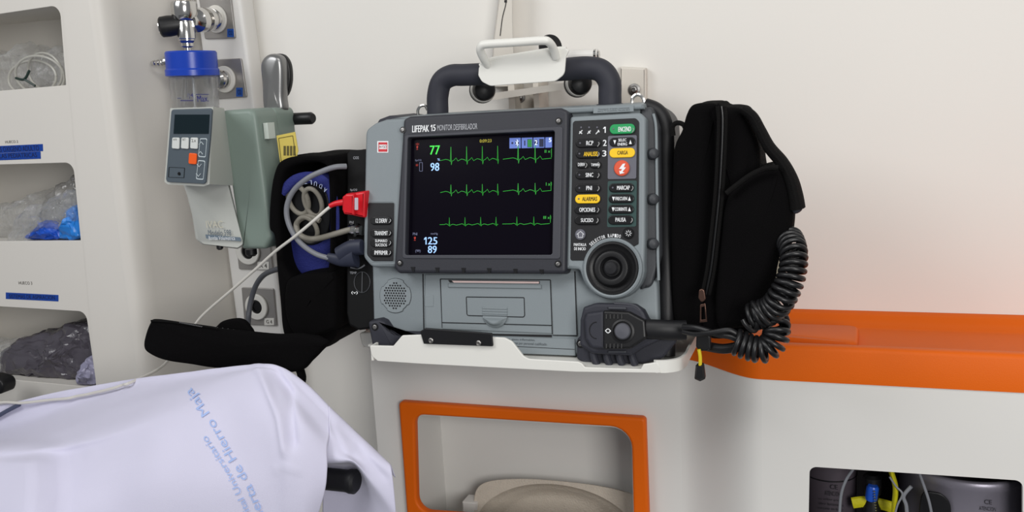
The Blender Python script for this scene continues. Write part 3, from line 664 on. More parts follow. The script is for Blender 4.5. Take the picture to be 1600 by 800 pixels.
obj('heart_trace', trace([(687, 778, [b_-2.5 for b_ in beats]), (785, 859, [b_-2 for b_ in beats2])], lambda x: 351-(x-688)*.01, 11, 0, 3), EGD, sn, 'green heart trace')
obj('scale_mark', [tube([DF.pt(*DF.uv(u, v0, .0065), .0065), DF.pt(*DF.uv(u, v1, .0065), .0065)], .0004, 5, 0) for u, v0, v1 in ((861.7, 232, 246), (861, 284, 297), (860, 336, 348))], EGD, sn)
# top strip behind bezel
obj('top_shell', extrude_to(DF, rpoly(D([(604, 186), (636, 181), (1004, 161.5), (1006, 170), (620, 192)], .002), [.003, .003, .003, 0, 0]), 1.26, .002, .003), CASE, mon)
cl_ = obj('caution_label', plateu(DF, [[(927, 167.5), (990, 164), (990, 174), (927, 177)]], .002, .0032), mat('case_label', (126, 134, 138), .5), mon)
obj('lettering', text(DF, 'Desconectar el equipo, suministrado\npara la TV en paciente, Vea pilas libre', (934, 168.6, 984, 174.4), .0034), flat('label_ink', (44, 50, 56)), cl_)
# right control housing
ro = [(890, 181), (1000, 175), (1009, 182), (1008, 372), (1005, 430), (992, 455), (960, 468), (930, 462), (914, 447), (905, 424), (884, 420)]
arc = [(957+50*math.cos(t), 419+49*math.sin(t)) for t in [math.radians(x) for x in range(-8, 172, 12)]]
ch = [(890, 182), (1000, 175.5), (1009, 184), (1008, 372)]+arc+[(905, 421), (884, 420)]
obj('control_housing', plate(DF, [rpoly(D(ch, .010), [.004, .008, .008, 0]+[0]*len(arc)+[.004, .002])], -.012, .010, .004, 3), CASE, mon)
arc2 = [(957+46*math.cos(t), 419+46*math.sin(t)) for t in [math.radians(x) for x in range(-166, -38, 8)]]
kp = [(896, 188), (992, 184), (998, 190), (997, 385), (990, 386)]+list(reversed(arc2))[0:0]
kpp = [(895, 189), (993, 184.5), (998.5, 190), (997.5, 381)]+list(reversed(arc2))+[(912, 407), (891, 407)]
kd_ = obj('keypad', plate(DF, [rpoly(D(kpp, .0112), [.004, .005, .006, .001]+[0]*len(arc2)+[.001, .003])], .009, .0112, .0005), KEYP, mon, 'black keypad panel')
HK = .0112
obj('key_field', plateu(DF, [[(950, 212.5), (995, 211), (994, 279), (949.5, 280)]], HK, HK+.0006, 0, .002), GRYP, kd_, 'grey key field')
obj('key_field', plateu(DF, [[(949.5, 283), (995, 282), (994, 354), (948.5, 355)]], HK, HK+.0006, 0, .002), GREENF, kd_, 'dark green key field')
BK = dict(h=HK+.0004)
DKI = flat('dark_key_ink', (70, 52, 10))
button(kd_, (953, 194, 992.5, 209.5), GRN, 'ENCEND', (966, 198, 986, 205.5), led=(959, 202), **BK)
button(kd_, (900, 217, 939, 230.5), KEY, 'RCP', (916, 220, 927, 227), led=(907, 224), **BK)
button(kd_, (952.5, 215, 993, 229), KEY, 'SELEC\nENERG', (965, 216.5, 980, 227.5), **BK)
button(kd_, (900, 233.5, 938.5, 247.5), KEY, 'ANALISIS', (912, 237, 934, 244), YEL, led=(906, 240.5), **BK)
button(kd_, (952.5, 231.5, 992.5, 246.5), YEL, 'CARGA', (964.5, 235.5, 981, 241.5), DKI, **BK)
button(kd_, (901, 251.5, 918, 263), KEY, 'DERIV', (903, 254.5, 914, 259.5), **BK)
button(kd_, (922, 251.5, 939, 263), KEY, 'TAMAÑ', (923.5, 254, 936, 259.5), **BK)
button(kd_, (899.5, 267, 938, 280), KEY, 'SINC', (915, 270, 927, 276.5), led=(906, 273.5), **BK)
button(kd_, (899, 287.5, 938, 301), KEY, 'PNI', (916, 290.5, 925, 297), led=(906, 294), **BK)
button(kd_, (952, 286.5, 991, 300.5), KEY, 'MARCAP', (964, 290, 984, 296.5), led=(958, 293.5), **BK)
button(kd_, (899, 304, 938, 318), YEL, 'ALARMAS', (909.5, 307.5, 933, 314), DKI, led=(905, 311), **BK)
button(kd_, (951.5, 303.5, 991, 317.5), KEY, 'FRECUEN', (961.5, 307.5, 980, 313), **BK)
button(kd_, (898, 321.5, 937, 334.5), KEY, 'OPCIONES', (905, 324.5, 930, 331), **BK)
button(kd_, (951, 320, 990.5, 334), KEY, 'CORRNTE', (960.5, 324, 980, 329.5), **BK)
button(kd_, (898, 337.5, 936.5, 351), KEY, 'SUCESO', (907.5, 341, 927, 347), **BK)
button(kd_, (950.5, 336.5, 990, 351), KEY, 'PAUSA', (961.5, 340, 978, 346.5), **BK)
def tri(u, v, s): return plateu(DF, [[(u-2.2, v+3*s), (u+2.2, v+3*s), (u, v-3.5*s)]], HK+.0028, HK+.0031)
obj('arrow_mark', [tri(u, v, s) for v, us in ((222, (960.5, 985)), (310.5, (958.5, 983.5)), (327, (958, 983.5))) for u, s in ((us[0], -1), (us[1], 1))], WHT, kd_)
for u, v in ((934, 225), (934, 241), (935, 258), (934, 274), (934, 294.5), (933.5, 328), (932.5, 344.5), (988, 203), (987, 294), (986, 344), (915, 258)): obj('key_mark', tube([DF.pt(*DF.uv(u+1, v-3, HK+.0028), HK+.0028), DF.pt(*DF.uv(u+2, v, HK+.0028), HK+.0028), DF.pt(*DF.uv(u-.5, v+4, HK+.0028), HK+.0028)], .0006, 5), flat('grey_mark', (150, 150, 150)), kd_)
obj('lettering', [one((942.5, 198, 946.5, 207.5), HK+.0002), text(DF, '2', (942, 218.5, 948, 228), HK+.0003, .02), text(DF, '3', (941, 235, 947.5, 244.5), HK+.0003, .02)], WHT, kd_, 'white step numbers')
obj('pictogram', [tube([DF.pt(*DF.uv(u, v, HK+.0004), HK+.0004) for u, v in pp], .0007, 5, 0) for pp in ([(905, 209), (910, 203.5)], [(905.5, 205.5), (909.5, 209)], [(918, 209), (923, 204)], [(919.5, 205), (922, 208.5)], [(931, 209.5), (936, 204)], [(935, 203), (934.5, 206), (937, 206)])], WHT, kd_)
obj('indicator', [lathe(DF.pt(*DF.uv(u, 199, HK), HK), DF.n, [(.0012, 0), (.001, .0004), (.0001, .0005)], 10) for u in (908, 920.5, 933)], GRYP, kd_)
sk = obj('shock_button', lathe(DF.pt(*DF.uv(972, 263, HK), HK), DF.n, [(.0098, 0), (.0098, .0025), (.0088, .0033), (.0001, .0038)], 36), RED, mon, 'round orange shock key')
obj('lightning_mark', plateu(DF, [[(973, 256), (977, 255.5), (974.5, 261.5), (978, 261.5), (972.5, 268.5), (976, 270), (968.5, 272), (967.5, 266.5), (970, 267.5), (972, 264), (967, 264)]], HK+.0036, HK+.0042), WHT, sk)
for (u, v, nm) in ((907, 366.5, 'home'), (982, 364.5, 'sun')):
    o_ = obj('round_key', lathe(DF.pt(*DF.uv(u, v, HK), HK), DF.n, [(.0068, 0), (.0068, .0015), (.006, .0022), (.0001, .0025)], 28), GRYP if nm == 'home' else KEY, mon)
    if nm == 'home':
        obj('pictogram', [tube([DF.pt(*DF.uv(a_, b_, .0138), .0138) for a_, b_ in [(901.5, 366.5), (907, 361.5), (912.5, 366.5), (910.5, 366), (910.5, 371), (903.5, 371), (903.5, 366)]], .0005, 5, 0)], WHT, o_)
    else:
        obj('pictogram', [tube([DF.pt(*DF.uv(982+2*math.cos(t), 364.5+2*math.sin(t), .0138), .0138), DF.pt(*DF.uv(982+5*math.cos(t), 364.5+5*math.sin(t), .0138), .0138)], .0004, 5, 0) for t in [k_*math.pi/4 for k_ in range(8)]], WHT, o_)
obj('lettering', text(DF, 'PANTALLA\nDE INICIO', (896.5, 380, 916, 391), HK+.0003, .01), WHT, kd_)
# lettering round the dial
dc = DF.uv(957, 419, HK); R1 = (DF.uv(957, 419-51, HK)-dc).length
tt_ = 'SELECTOR RÁPIDO'; pcs = []
for i, chh in enumerate(tt_):
    if chh == ' ': continue
    an = math.radians(134-i*4.05)
    pos = dc+Vector((math.cos(an), math.sin(an)))*R1
    pcs.append(text(DF, chh, (pos, .0022, .0042), HK+.0003, .01, rot=an-math.pi/2))
obj('lettering', pcs, WHT, kd_, 'white arched lettering')
# dial
do = DF.pt(dc.x, dc.y, .010); kk_ = R1/51
obj('selector_dial', [lathe(do, DF.n, [(41*kk_, 0), (41*kk_, .0042), (38*kk_, .0044), (35*kk_, .0022), (30.5*kk_, .0012), (29*kk_, .0055), (26*kk_, .0088), (22*kk_, .0096), (18*kk_, .0088), (15*kk_, .006), (13*kk_, .0045), (.0001, .0055)], 56)], BLK, mon, 'round black selector dial')
obj('dial_button', lathe(do, DF.n, [(10.5*kk_, .004), (10.5*kk_, .011), (9*kk_, .0122), (.0001, .0129)], 30), mat('dial_button', (30, 30, 33), .35), mon)
obj('dial_rim', lathe(do, DF.n, [(48*kk_, 0), (47*kk_, .0028), (44.5*kk_, .0042), (42*kk_, .0034), (41.2*kk_, .001), (41*kk_, 0)], 56), CASE, mon)
# printer door
HC = -.010
pdoor = obj('printer_door', plateu(DF, [[(664, 429), (897, 425), (901, 524), (665, 520)]], HC-.004, HC+.002, .0008), CASE, mon)
def groove(pts, par, h, r=.0006, closed=False, nm='groove'):
    q = [DF.pt(*DF.uv(u, v, h), h) for u, v in pts]
    if closed: q.append(q[0])
    return obj(nm, [tube([q[i], q[i+1]], r, 5, 0) for i in range(len(q)-1)], KEYP, par)
groove([(898.3, 424), (901.5, 524.5), (864, 523.5)], pdoor, HC+.001, .0008)
groove([(661, 428), (662.5, 520)], pdoor, HC, .001)
idr = obj('paper_door', plateu(DF, [[(688.5, 436.5), (859, 438), (862, 521), (691, 514)]], HC+.001, HC+.004, .0008), CASE, mon)
groove([(688, 436), (860, 437.5), (863, 522)], idr, HC+.003); groove([(688, 436), (691, 512)], idr, HC+.003)
obj('paper_slot', plateu(DF, [[(700, 437.5), (843, 439), (843, 443.5), (703, 441.5)]], HC+.003, HC+.0048), KEYP, idr)
obj('paper', plateu(DF, [[(706, 438.6), (842, 440), (842, 443), (709, 441.5)]], HC+.003, HC+.0056), mat('pink_paper', (214, 190, 186), .7), idr, 'edge of pink printer paper')
obj('slot_lip', plateu(DF, [[(700, 443), (845, 445), (845.5, 451), (700, 449)]], HC+.003, HC+.0062, .001), CASE, idr)
wq = rpoly(D([(728.6, 464), (819, 465), (820, 495.5), (729.7, 493)], HC+.004), [.001, .001, .003, .003])
obj('paper_window', wirebox(DF, wq, HC+.0042, .0006), KEYP, idr)
lt = obj('latch', [plateu(DF, [[(753.5, 479), (792, 480), (792, 494), (753.5, 493)]], HC+.003, HC+.0048, .0005)]+[plateu(DF, [[(753.5, 481+4*i), (792, 482+4*i), (792, 483.5+4*i), (753.5, 482.5+4*i)]], HC+.004, HC+.0058, .0004) for i in range(3)], CASE, idr)
lc = DF.uv(774, 494, HC+.004); lr = (DF.uv(793, 494, HC+.004)-lc).length
half = [lc+Vector((math.cos(math.pi+math.pi*k_/24)*lr, math.sin(math.pi+math.pi*k_/24)*lr*.88)) for k_ in range(25)]
vs_, fs_ = pillow(DF, half, HC+.001, HC+.007, .002, .006)
obj('latch_thumb', (vs_, fs_), CASE, lt, ang=60)
groove([(691, 504), (862, 508.5)], idr, HC+.0045, .0006)
obj('rivet_square', plateu(DF, [rectu(664, 461, 677, 479)], HC+.002, HC+.0026, .0002, .001), CASE, pdoor)
obj('lower_shadow_gap', plateu(DF, [[(664, 517), (862, 523), (862, 527), (664, 521)]], HC-.001, HC+.001), KEYP, pdoor)
ls = obj('lower_strip', plateu(DF, [[(760, 526), (898, 530), (899, 556), (790, 552)]], HC-.004, HC+.002, .001), CASE, mon)
obj('lettering', [text(DF, 'agentes, gases inflamables.', (781, 528.5, 836, 533), HC+.0022), text(DF, 'mantenerse por personal cualificado.', (788, 534.5, 855, 540), HC+.0022)], flat('label_ink', (44, 50, 56)), ls)
groove([(800, 541), (898, 546)], ls, HC+.002, .0004)
# corner bumpers
cb = obj('corner_bumper', extrude_to(DF, rpoly(D([(574, 502), (592, 498.5), (600, 502), (608, 514), (618, 520), (656, 521), (656, 528), (628, 530), (612, 543), (581, 541)], .004), [.004, .004, .006, .006, .006, 0, 0, .004, .003, .006]), 1.16, .004, .004), RUB, mon, 'charcoal rubber corner')
screw(586, 511, .004, cb, .004)
cb = obj('corner_bumper', extrude_to(DF, rpoly(D([(901, 530), (906, 524), (1034, 520), (1062, 512), (1056, 535), (1035, 560), (1003, 569), (915, 571), (900, 560)], .004), [.004, .004, .004, .006, .012, .01, .005, .004, .004]), 1.20, .004, .004), RUB, mon, 'charcoal rubber corner with ribs')
for u in (930, 950, 970, 990):
    obj('bumper_rib', tube([DF.pt(*DF.uv(u-4, 548, .008), .008), DF.pt(*DF.uv(u-2, 560, .012), .010), DF.pt(*DF.uv(u+2, 570, .010), .008)], .0048, 10, 4), RUB, cb)
screw(907, 537, .004, cb, .0042)
# handle
YHD = 1.235; fh = WF(YHD)
hpth = [(684, 192), (684, 172), (684, 150), (690, 128), (706, 118), (728, 117), (780, 114.5), (830, 111), (880, 108.5), (918, 106), (940, 111), (952, 128), (953, 150), (953, 178)]
obj('carry_handle', tube([P(u, v, YHD) for u, v in hpth], .0155, 18, 6), RUB, mon, 'charcoal carry handle', ang=60)
for u, v in ((684, 181), (953, 166)): obj('handle_collar', lathe(P(u, v+3, YHD), (0, 0, 1), [(.021, 0), (.021, .003), (.017, .006)], 24), RUB, mon)
obj('strap_ring', tube([P(u, v, YHD) for u, v in [(653, 182), (653, 172), (657, 166), (664, 165), (668, 172)]], .0022, 8, 6), CHR, mon, 'steel strap ring')
obj('strap_ring', tube([P(u, v, YHD-.01) for u, v in [(988, 165), (988, 154), (994, 148), (1001, 149), (1006, 156), (1006, 166)]], .0024, 8, 6), CHR, mon, 'steel strap ring')
# left connector side
cs_ = Fr(DF.pt(0, 0, -.014), X, DF.b)
side_ = obj('connector_panel', plateu(cs_, [[(541, 240), (548, 234), (575, 233), (588, 512), (560, 516), (545, 508), (541, 490)]], -.06, 0, .003, .006), mat('connector_black', (9, 9, 10), .6, spec=.25), mon, 'black connector panel on the left side')
def ctext(s_, b_, **k_): return text(cs_, s_, b_, .0005, **k_)
obj('lettering', [ctext('CO2', (552, 244.5, 560.5, 248.5)), ctext('SpO2', (547, 295, 558, 299)), ctext('PNI', (546, 345.5, 552.5, 349.5)), ctext('ECG', (546, 374, 553.5, 378)), ctext('TEMP', (546.5, 424.5, 557, 428))], flat('grey_print', (176, 178, 184)), side_)
q_ = cs_.uv(566, 441); obj('temperature_port', [tube([cs_.pt(q_.x+.0125*math.cos(t), q_.y+.0145*math.sin(t), .0005) for t in [k_*math.pi/12 for k_ in range(25)]], .0006, 6, 0), tube([cs_.pt(q_.x, q_.y-.0145, .0005), cs_.pt(q_.x, q_.y+.0145, .0005)], .0008, 6, 0)], CASED, side_)
obj('heart_symbol', [text(cs_, '(v)', (549, 455, 559, 460), .0005, .03)], WHT, side_)

# ------------------------------------------------------------------ tray under the monitor
YT = 1.066; ft = WF(YT)
tray = thing('monitor_tray', 'white powder-coated tray with black clip carrying the monitor', 'tray', P(800, 582, 1.2))
tf = [(577.5, 540), (614, 541), (628, 524.5), (655, 523.5), (768, 527), (788, 528), (800, 534), (818, 557), (826, 561), (903, 565.5), (909, 568), (914, 574), (1001, 577), (1005, 569.5), (1028, 566), (1033, 583), (900, 581.5), (660, 569), (590, 564.5), (580, 556)]
tl_ = rpoly(D_ := U(ft, tf, 0), [.002, .002, .004, 0, 0, .006, .006, .006, .006, .004, .002, .002, .001, .001, .003, 0, .004, 0, 0, .01, .006])
obj('front_lip', plate(ft, [tl_], -.004, 0.0, .001), POWD, tray)
zt0 = P(1031, 583, YT).z; zt1 = P(1028, 566, YT).z; xr = P(1030, 570, YT).x
pth = [Vector((xr-.004, YT, 0)), Vector((xr+.01, YT+.003, 0)), Vector((xr+.022, YT+.013, 0)), Vector((xr+.027, YT+.03, 0)), Vector((xr+.027, YT+.06, 0)), Vector((xr+.027, 1.262, 0))]
pth = cat_rom(pth[:5], 6)+[pth[5]]
inn = [p+Vector((-.003, .003, 0)) for p in pth]; ringp = pth+inn[::-1]
obj('side_wall', loft([[(p.x, p.y, zt0) for p in ringp], [(p.x, p.y, zt1+.002) for p in ringp]]), POWD, tray)
xlt = P(579, 550, YT).x
obj('side_wall', [box((xlt, YT+.001, P(590, 564, YT).z), (xlt+.003, 1.084, P(590, 541, YT).z)), box((P(564, 530, 1.17).x, 1.1705, P(564, 543, 1.17).z), (P(564, 530, 1.17).x+.003, 1.262, P(564, 521, 1.17).z))], POWD, tray)
zf = 1.1040
obj('tray_floor', [box((xlt+.001, YT+.003, zf-.001), (xr-.002, 1.11, zf+.002)), box((xlt+.001, 1.109, zf-.001), (xr+.024, 1.2505, zf+.002)), box((xlt-.033, 1.12, zf-.0008), (xr+.0, 1.2502, zf+.0018))], POWD, tray)
obj('back_flange', plateu(WF(1.17), [[(561, 520), (600, 520), (600, 545), (570, 543), (565, 538)]], -.006, 0, .002, .003), POWD, tray)
clp = obj('clip_plate', plateu(ft, [[(656, 518), (664, 513), (768, 521), (770, 541.5), (662, 537.5)]], 0.0, .004, .001, .0012), BLK, tray, 'black clip plate')
for u, v in ((673.5, 532), (748, 536)):
    obj('screw', lathe(ft.pt(*ft.uv(u, v, .004), .004), (0, -1, 0), [(.0036, 0), (.0036, .001), (.0024, .002), (.0014, .0008), (.0001, .0008)], 18), STEEL, clp, 'bright steel screw')

# ------------------------------------------------------------------ wall bracket behind the handle
brk = thing('wall_bracket', 'white steel wall bracket with hooked plate holding the monitor handle', 'bracket', P(860, 170, 1.38))
fb = WF(1.20)
hk = rpoly(U(fb, [(748, 104), (759, 97), (800, 87), (862, 77), (884, 75.5), (889, 79), (884, 90), (882, 116), (868, 127), (766, 134.5), (753, 128), (747, 118)]), [.006, .006, .006, .004, .004, .002, .006, .012, .012, .012, .010, .006])
obj('hook_plate', plate(fb, [hk], -.003, 0, .001), POWD, brk)
obj('hook_top', tube([fb.pt(*fb.uv(u, v), -.003) for u, v in [(749, 103), (759, 97), (772, 92), (800, 87.5), (862, 77.5), (884, 76.5)]], .0032, 10, 5), POWD, brk)
obj('release_handle', tube([P(u, v, y) for u, v, y in [(764, 104, 1.205), (756, 92, 1.192), (750.5, 79, 1.182), (752, 72, 1.178), (760, 69, 1.177), (800, 66.5, 1.177), (846, 63.5, 1.177), (857, 65.5, 1.180), (864, 75, 1.19), (869, 90, 1.2)]], .0056, 12, 6), POWD, brk, 'white loop handle', ang=60)
obj('cross_arm', [tube([P(889, 87, 1.31), P(934, 85.5, 1.31)], .0078, 16, 0)], FRP, brk)
obj('arm_end', lathe(P(929, 86, 1.31), (1, 0, 0), [(.0085, 0), (.0085, .003), (.006, .005), (.006, .007), (.0001, .008)], 18), CHR, brk, 'chrome end cap')
obj('rubber_disc', lathe(P(860, 74, 1.27), Vector((.75, -.6, .1)), [(.017, -.004), (.018, 0), (.017, .004), (.0001, .006)], 30), BLK, brk)
BEI = mat('bracket_beige', (212, 206, 196), .45)
obj('mount_plate', [plateu(WF(1.405), [[(968, 104), (1009, 106), (1010, 200), (968, 200)]], -.0145, 0, .003, .002)], BEI, brk)
obj('mount_plate', [plateu(WF(1.40), [[(802, 146), (826, 141), (838, 158), (842, 200), (802, 200)]], -.019, 0, .003, .004)], BEI, brk)
obj('mount_beam', [box(P(797, 200, 1.37), P(803, 128, 1.37)+Vector((0, .045, 0))), box(P(836, 200, 1.365), P(840, 112, 1.365)+Vector((0, .05, 0)))], BEI, brk)
obj('cross_beam', [loft([[P(760, 147, 1.34), P(960, 118, 1.34), P(960, 128, 1.34), P(760, 158, 1.34)][0:4], [P(760, 147, 1.38), P(960, 118, 1.38), P(960, 128, 1.38), P(760, 158, 1.38)]])], BEI, brk)
for u, v, y in ((812, 152, 1.398), (991, 140, 1.403)):
    o_ = obj('bolt', lathe(P(u, v, y), (0, -1, 0), [(.0092, 0), (.009, .0015), (.006, .0022), (.0045, .004), (.003, .0045), (.0022, .002), (.0001, .002)], 22), STEEL, brk, 'steel bolt')
for u, v in ((756, 140), (906, 130)):
    ax = Vector((.52, -.85, .05)).normalized(); c_ = P(u, v, 1.285)
    bf = obj('buffer_cup', lathe(c_-ax*.012, ax, [(.0165, 0), (.0185, .002), (.0185, .0075), (.0175, .009), (.012, .009)], 34), RINGW, brk, 'white ring of the buffer')
    obj('rubber_buffer', lathe(c_-ax*.008, ax, [(.0165, 0), (.0165, .013), (.0145, .018), (.009, .021), (.0001, .022)], 34), BLK, bf)
    obj('buffer_base', lathe(c_-ax*.017, ax, [(.019, 0), (.0195, .003), (.0195, .005)], 34), BLK, bf)
pst = thing('belt_post', 'white upright post with a thin dark slit above the bracket', 'post', P(790, 120, 1.38))
obj('post_body', loft([[P(u0, v, 1.375), P(u1, v, 1.375), P(u1, v, 1.4185), P(u0-2, v, 1.4185)] for u0, u1, v in ((782, 801, -30), (781, 800, 0), (777, 800, 30), (773, 801, 60), (771, 803, 100), (771, 803, 135))]), BEI, pst, ang=50)
obj('slit', tube([P(u, v, 1.3745) for u, v in [(791, -5), (790, 8), (785, 28), (781.5, 56)]], .0007, 6, 5), KEYP, pst, 'thin dark slit')
obj('slot', plateu(WF(1.375), [rectu(788, 0, 792, 4)], 0, .0006), KEYP, pst)

# ------------------------------------------------------------------ therapy cable on the right front
def DP(u, v, h): return DF.pt(*DF.uv(u, v, h), h)
tc = thing('therapy_cable', 'black therapy plug with round button and coiled cord hanging at the right', 'cable', DP(985, 560, .02))
obj('connector_base', plateu(DF, [[(911, 480), (930, 473.5), (990, 475), (1004, 484), (1012, 500), (1030, 505), (1030, 532), (1002, 545), (985, 556), (925, 553), (905, 540), (906, 500)]], .0, .022, .004, [.004, .006, .006, .006, .006, 0, 0, .006, .006, .006, .006, .006]), RUB, tc)
obj('connector_head', plateu(DF, [[(916, 489), (944, 485), (944, 545), (924, 545), (914, 530), (912, 500)]], .020, .032, .004, [.004, 0, 0, .008, .006, .004], 3), RUB, tc)
pb = obj('connector_body', plateu(DF, [[(942, 485), (982, 487), (1008, 501), (1010, 528), (984, 545), (942, 546)]], .018, .034, .003, .003, 3), BLK, tc)
obj('ring_mark', tube([DP(932+11*math.cos(t), 516+13*math.sin(t), .0325) for t in [math.pi*.5+k_*math.pi/12 for k_ in range(13)]], .0005, 5, 0), KEYP, tc)
bc = DF.uv(973, 517.5, .034)
obj('release_button', lathe(DF.pt(bc.x, bc.y, .033), DF.n, [(.0098, 0), (.0098, .003), (.0085, .0045), (.0001, .0058)], 30), mat('grey_button', (84, 85, 92), .4), tc, 'round grey release button')
obj('button_ring', lathe(DF.pt(bc.x, bc.y, .033), DF.n, [(.0145, 0), (.0145, .0018), (.012, .0025), (.0108, .0005)], 36), BLK, tc)
obj('arrow_mark', text(DF, '<>', (945.5, 513, 954.5, 521), .0345, .05), WHT, tc)
for v0, v1 in ((491, 498), (537, 544)):
    for i in range(5): obj('grip_rib', tube([DP(947+6*i, v0, .0345), DP(947+6*i, v1, .0345)], .0011, 6, 0), KEY, pb)
obj('latch_bar', [plateu(DF, [[(950, 479.5), (978, 480), (978, 484), (950, 483.5)]], .02, .026, .001, .001), plateu(DF, [[(950, 548), (978, 548), (978, 551.5), (950, 551.5)]], .02, .026, .001, .001)], mat('latch_grey', (62, 64, 70), .45), tc)
obj('connector_hoop', tube([DP(u, v, .02) for u, v in [(960, 474), (990, 477), (1003, 488), (1008, 500)]], .0016, 8), BEZELL, tc)
obj('strain_relief', tube([DP(1004, 514, .022), DP(1030, 515, .020), DP(1052, 516, .016), DP(1072, 516, .012)], .0125, 14, 5, flat=.8), KEYP, tc, ang=60)
CORD = mat('black_cord', (20, 20, 22), .38, spec=.6)
YCD = 1.045
obj('lead_wire', [tube([P(1068, 511, 1.06), P(1090, 513, 1.05), P(1120, 522, YCD), P(1142, 526, YCD), P(1162, 536, YCD)], .0038, 10, 8), tube([P(1068, 518, 1.06), P(1086, 522, 1.05), P(1110, 520, YCD-.004), P(1140, 516, YCD-.003), P(1158, 528, YCD)], .0032, 10, 8), tube([P(1100, 540, 1.07), P(1130, 545, 1.06), P(1160, 540, 1.06)], .006, 10, 6)], CORD, tc)
obj('coiled_cord', [helix([P(u, v, y) for u, v, y in [(1150, 534, 1.045), (1172, 543, 1.045), (1195, 546, 1.045), (1211, 530, 1.05), (1213, 508, 1.06), (1208, 495, 1.08)]], .0135, .0070, .0031, phase=.5, jit=.1),
                    helix([P(u, v, y) for u, v, y in [(1232, 372, 1.10), (1240, 395, 1.07), (1237, 430, 1.055), (1224, 460, 1.05), (1205, 484, 1.055), (1170, 497, 1.06)]], .0132, .0074, .0031, phase=.2, jit=.25),
                    helix([P(1195, 488, 1.035), P(1165, 500, 1.035)], .015, .02, .0026)], CORD, tc, 'black coiled cord', ang=80)

# ------------------------------------------------------------------ right carrying pouch
rp = thing('side_pouch', 'tall black fabric pouch with zip and strap to the right of the monitor', 'bag', P(1130, 540, 1.15))
fp = WF(1.105)
def soft(f, pts, n=5): return cat_rom([f.uv(*p) for p in pts], n, True)
obj('inner_panel', pillow(WF(1.12), soft(WF(1.12), [(1050, 250), (1064, 205), (1070, 180), (1080, 165), (1100, 162), (1118, 164), (1124, 180), (1128, 300), (1120, 420), (1106, 515), (1078, 520), (1052, 505), (1047, 400)]), -.12, 0, .010, .003, .0015, 25), FAB, rp, ang=60)
obj('pouch_body', pillow(fp, soft(fp, [(1116, 172), (1130, 168), (1150, 168), (1162, 173), (1172, 190), (1184, 225), (1188, 265), (1197, 330), (1208, 400), (1202, 470), (1190, 515), (1150, 528), (1108, 532), (1096, 510), (1104, 430), (1112, 300)]), -.11, 0, .012, .006, .002, 22), FAB, rp, ang=60)
f6 = WF(1.085)
obj('outer_pocket', pillow(f6, soft(f6, [(1150, 288), (1172, 272), (1196, 262), (1212, 260), (1224, 264), (1232, 290), (1238, 330), (1236, 372), (1228, 420), (1216, 465), (1196, 502), (1150, 515), (1118, 505), (1122, 400), (1132, 320)]), -.07, 0, .012, .006, .002, 22), FAB, rp, ang=60)
obj('pocket_edge', tube([P(u, v, 1.078) for u, v in [(1135, 302), (1150, 290), (1172, 274), (1196, 263), (1216, 262)]], .003, 8, 6), FABE, rp)
ztr = [(1127, 166), (1129, 185), (1128, 230), (1124, 300), (1118, 360), (1111, 420), (1103, 460)]
obj('zip_tape', [tube([P(u+o_, v, 1.094) for u, v in ztr], .0028, 8, 6, flat=.8) for o_ in (-6, 5)], FABE, rp)
obj('zip_teeth', tube([P(u, v, 1.092) for u, v in ztr], .0014, 8, 6), KEY, rp)
zp = obj('zip_pull', [plateu(WF(1.085), [[(1094, 476), (1102, 474), (1105, 503), (1093, 504)], [(1096, 480), (1100.5, 479), (1102.5, 499), (1095.5, 500)]], 0, .002, .0005), plateu(WF(1.085), [[(1092, 452), (1100, 452), (1103, 468), (1096, 474), (1091, 466)]], -.003, .003, .001, .003)], mat('bronze_metal', (110, 84, 74), .35, .9), rp, 'bronze zip pull')
strp = [(1160, 170), (1176, 182), (1188, 204), (1202, 230), (1222, 254), (1236, 280), (1243, 305), (1246, 325)]
obj('shoulder_strap', tube([P(u, v, 1.10) for u, v in strp], lambda t: .0055+.0035*t, 12, 7, flat=2.2), FABE, rp, 'black webbing strap', ang=50)
obj('strap_end', pillow(WF(1.09), soft(WF(1.09), [(1233, 316), (1246, 312), (1255, 318), (1252, 330), (1240, 334)], 4), -.02, .0, .003, .001), BEZEL, rp, 'grey strap end')
obj('paper_tag', plateu(WF(1.068), [[(1221, 388), (1229, 390), (1219, 440), (1211, 445), (1214, 420)]], -.002, 0), mat('card_tag', (198, 186, 164), .7), rp, 'beige card edge')
obj('hanging_loop', tube([P(u, v, 1.13) for u, v in [(1052, 212), (1051, 198), (1058, 192), (1068, 195), (1072, 205)]], .003, 8, 6), FABE, rp)
tg = thing('cord_toggle', 'small black toggle on a yellow cord hanging from the pouch zip', 'toggle', P(1093, 596, 1.05))
obj('toggle_clip', plateu(WF(1.055), [[(1088, 524), (1110, 524), (1111, 545), (1104, 549), (1092, 549), (1087, 542)]], -.008, 0, .002, .003), BLK, tg)
obj('yellow_cord', tube([P(1092, 546, 1.05), P(1094, 558, 1.05), P(1094, 576, 1.05)], .0021, 8, 4), mat('yellow_cord', (206, 184, 28), .6), tg, 'yellow cord')
obj('toggle_weight', loft([[WF(1.05).pt(*p, h_) for p in rpoly(U(WF(1.05), q_), .0015)] for q_, h_ in (([(1088, 570), (1099, 569), (1102, 591), (1094, 596), (1086, 591)], -.006), ([(1087, 570), (1100, 569), (1102, 592), (1094, 596), (1085, 592)], 0), ([(1090, 572), (1097, 571), (1099, 589), (1093, 592), (1088, 589)], .003))]), BLK, tg)

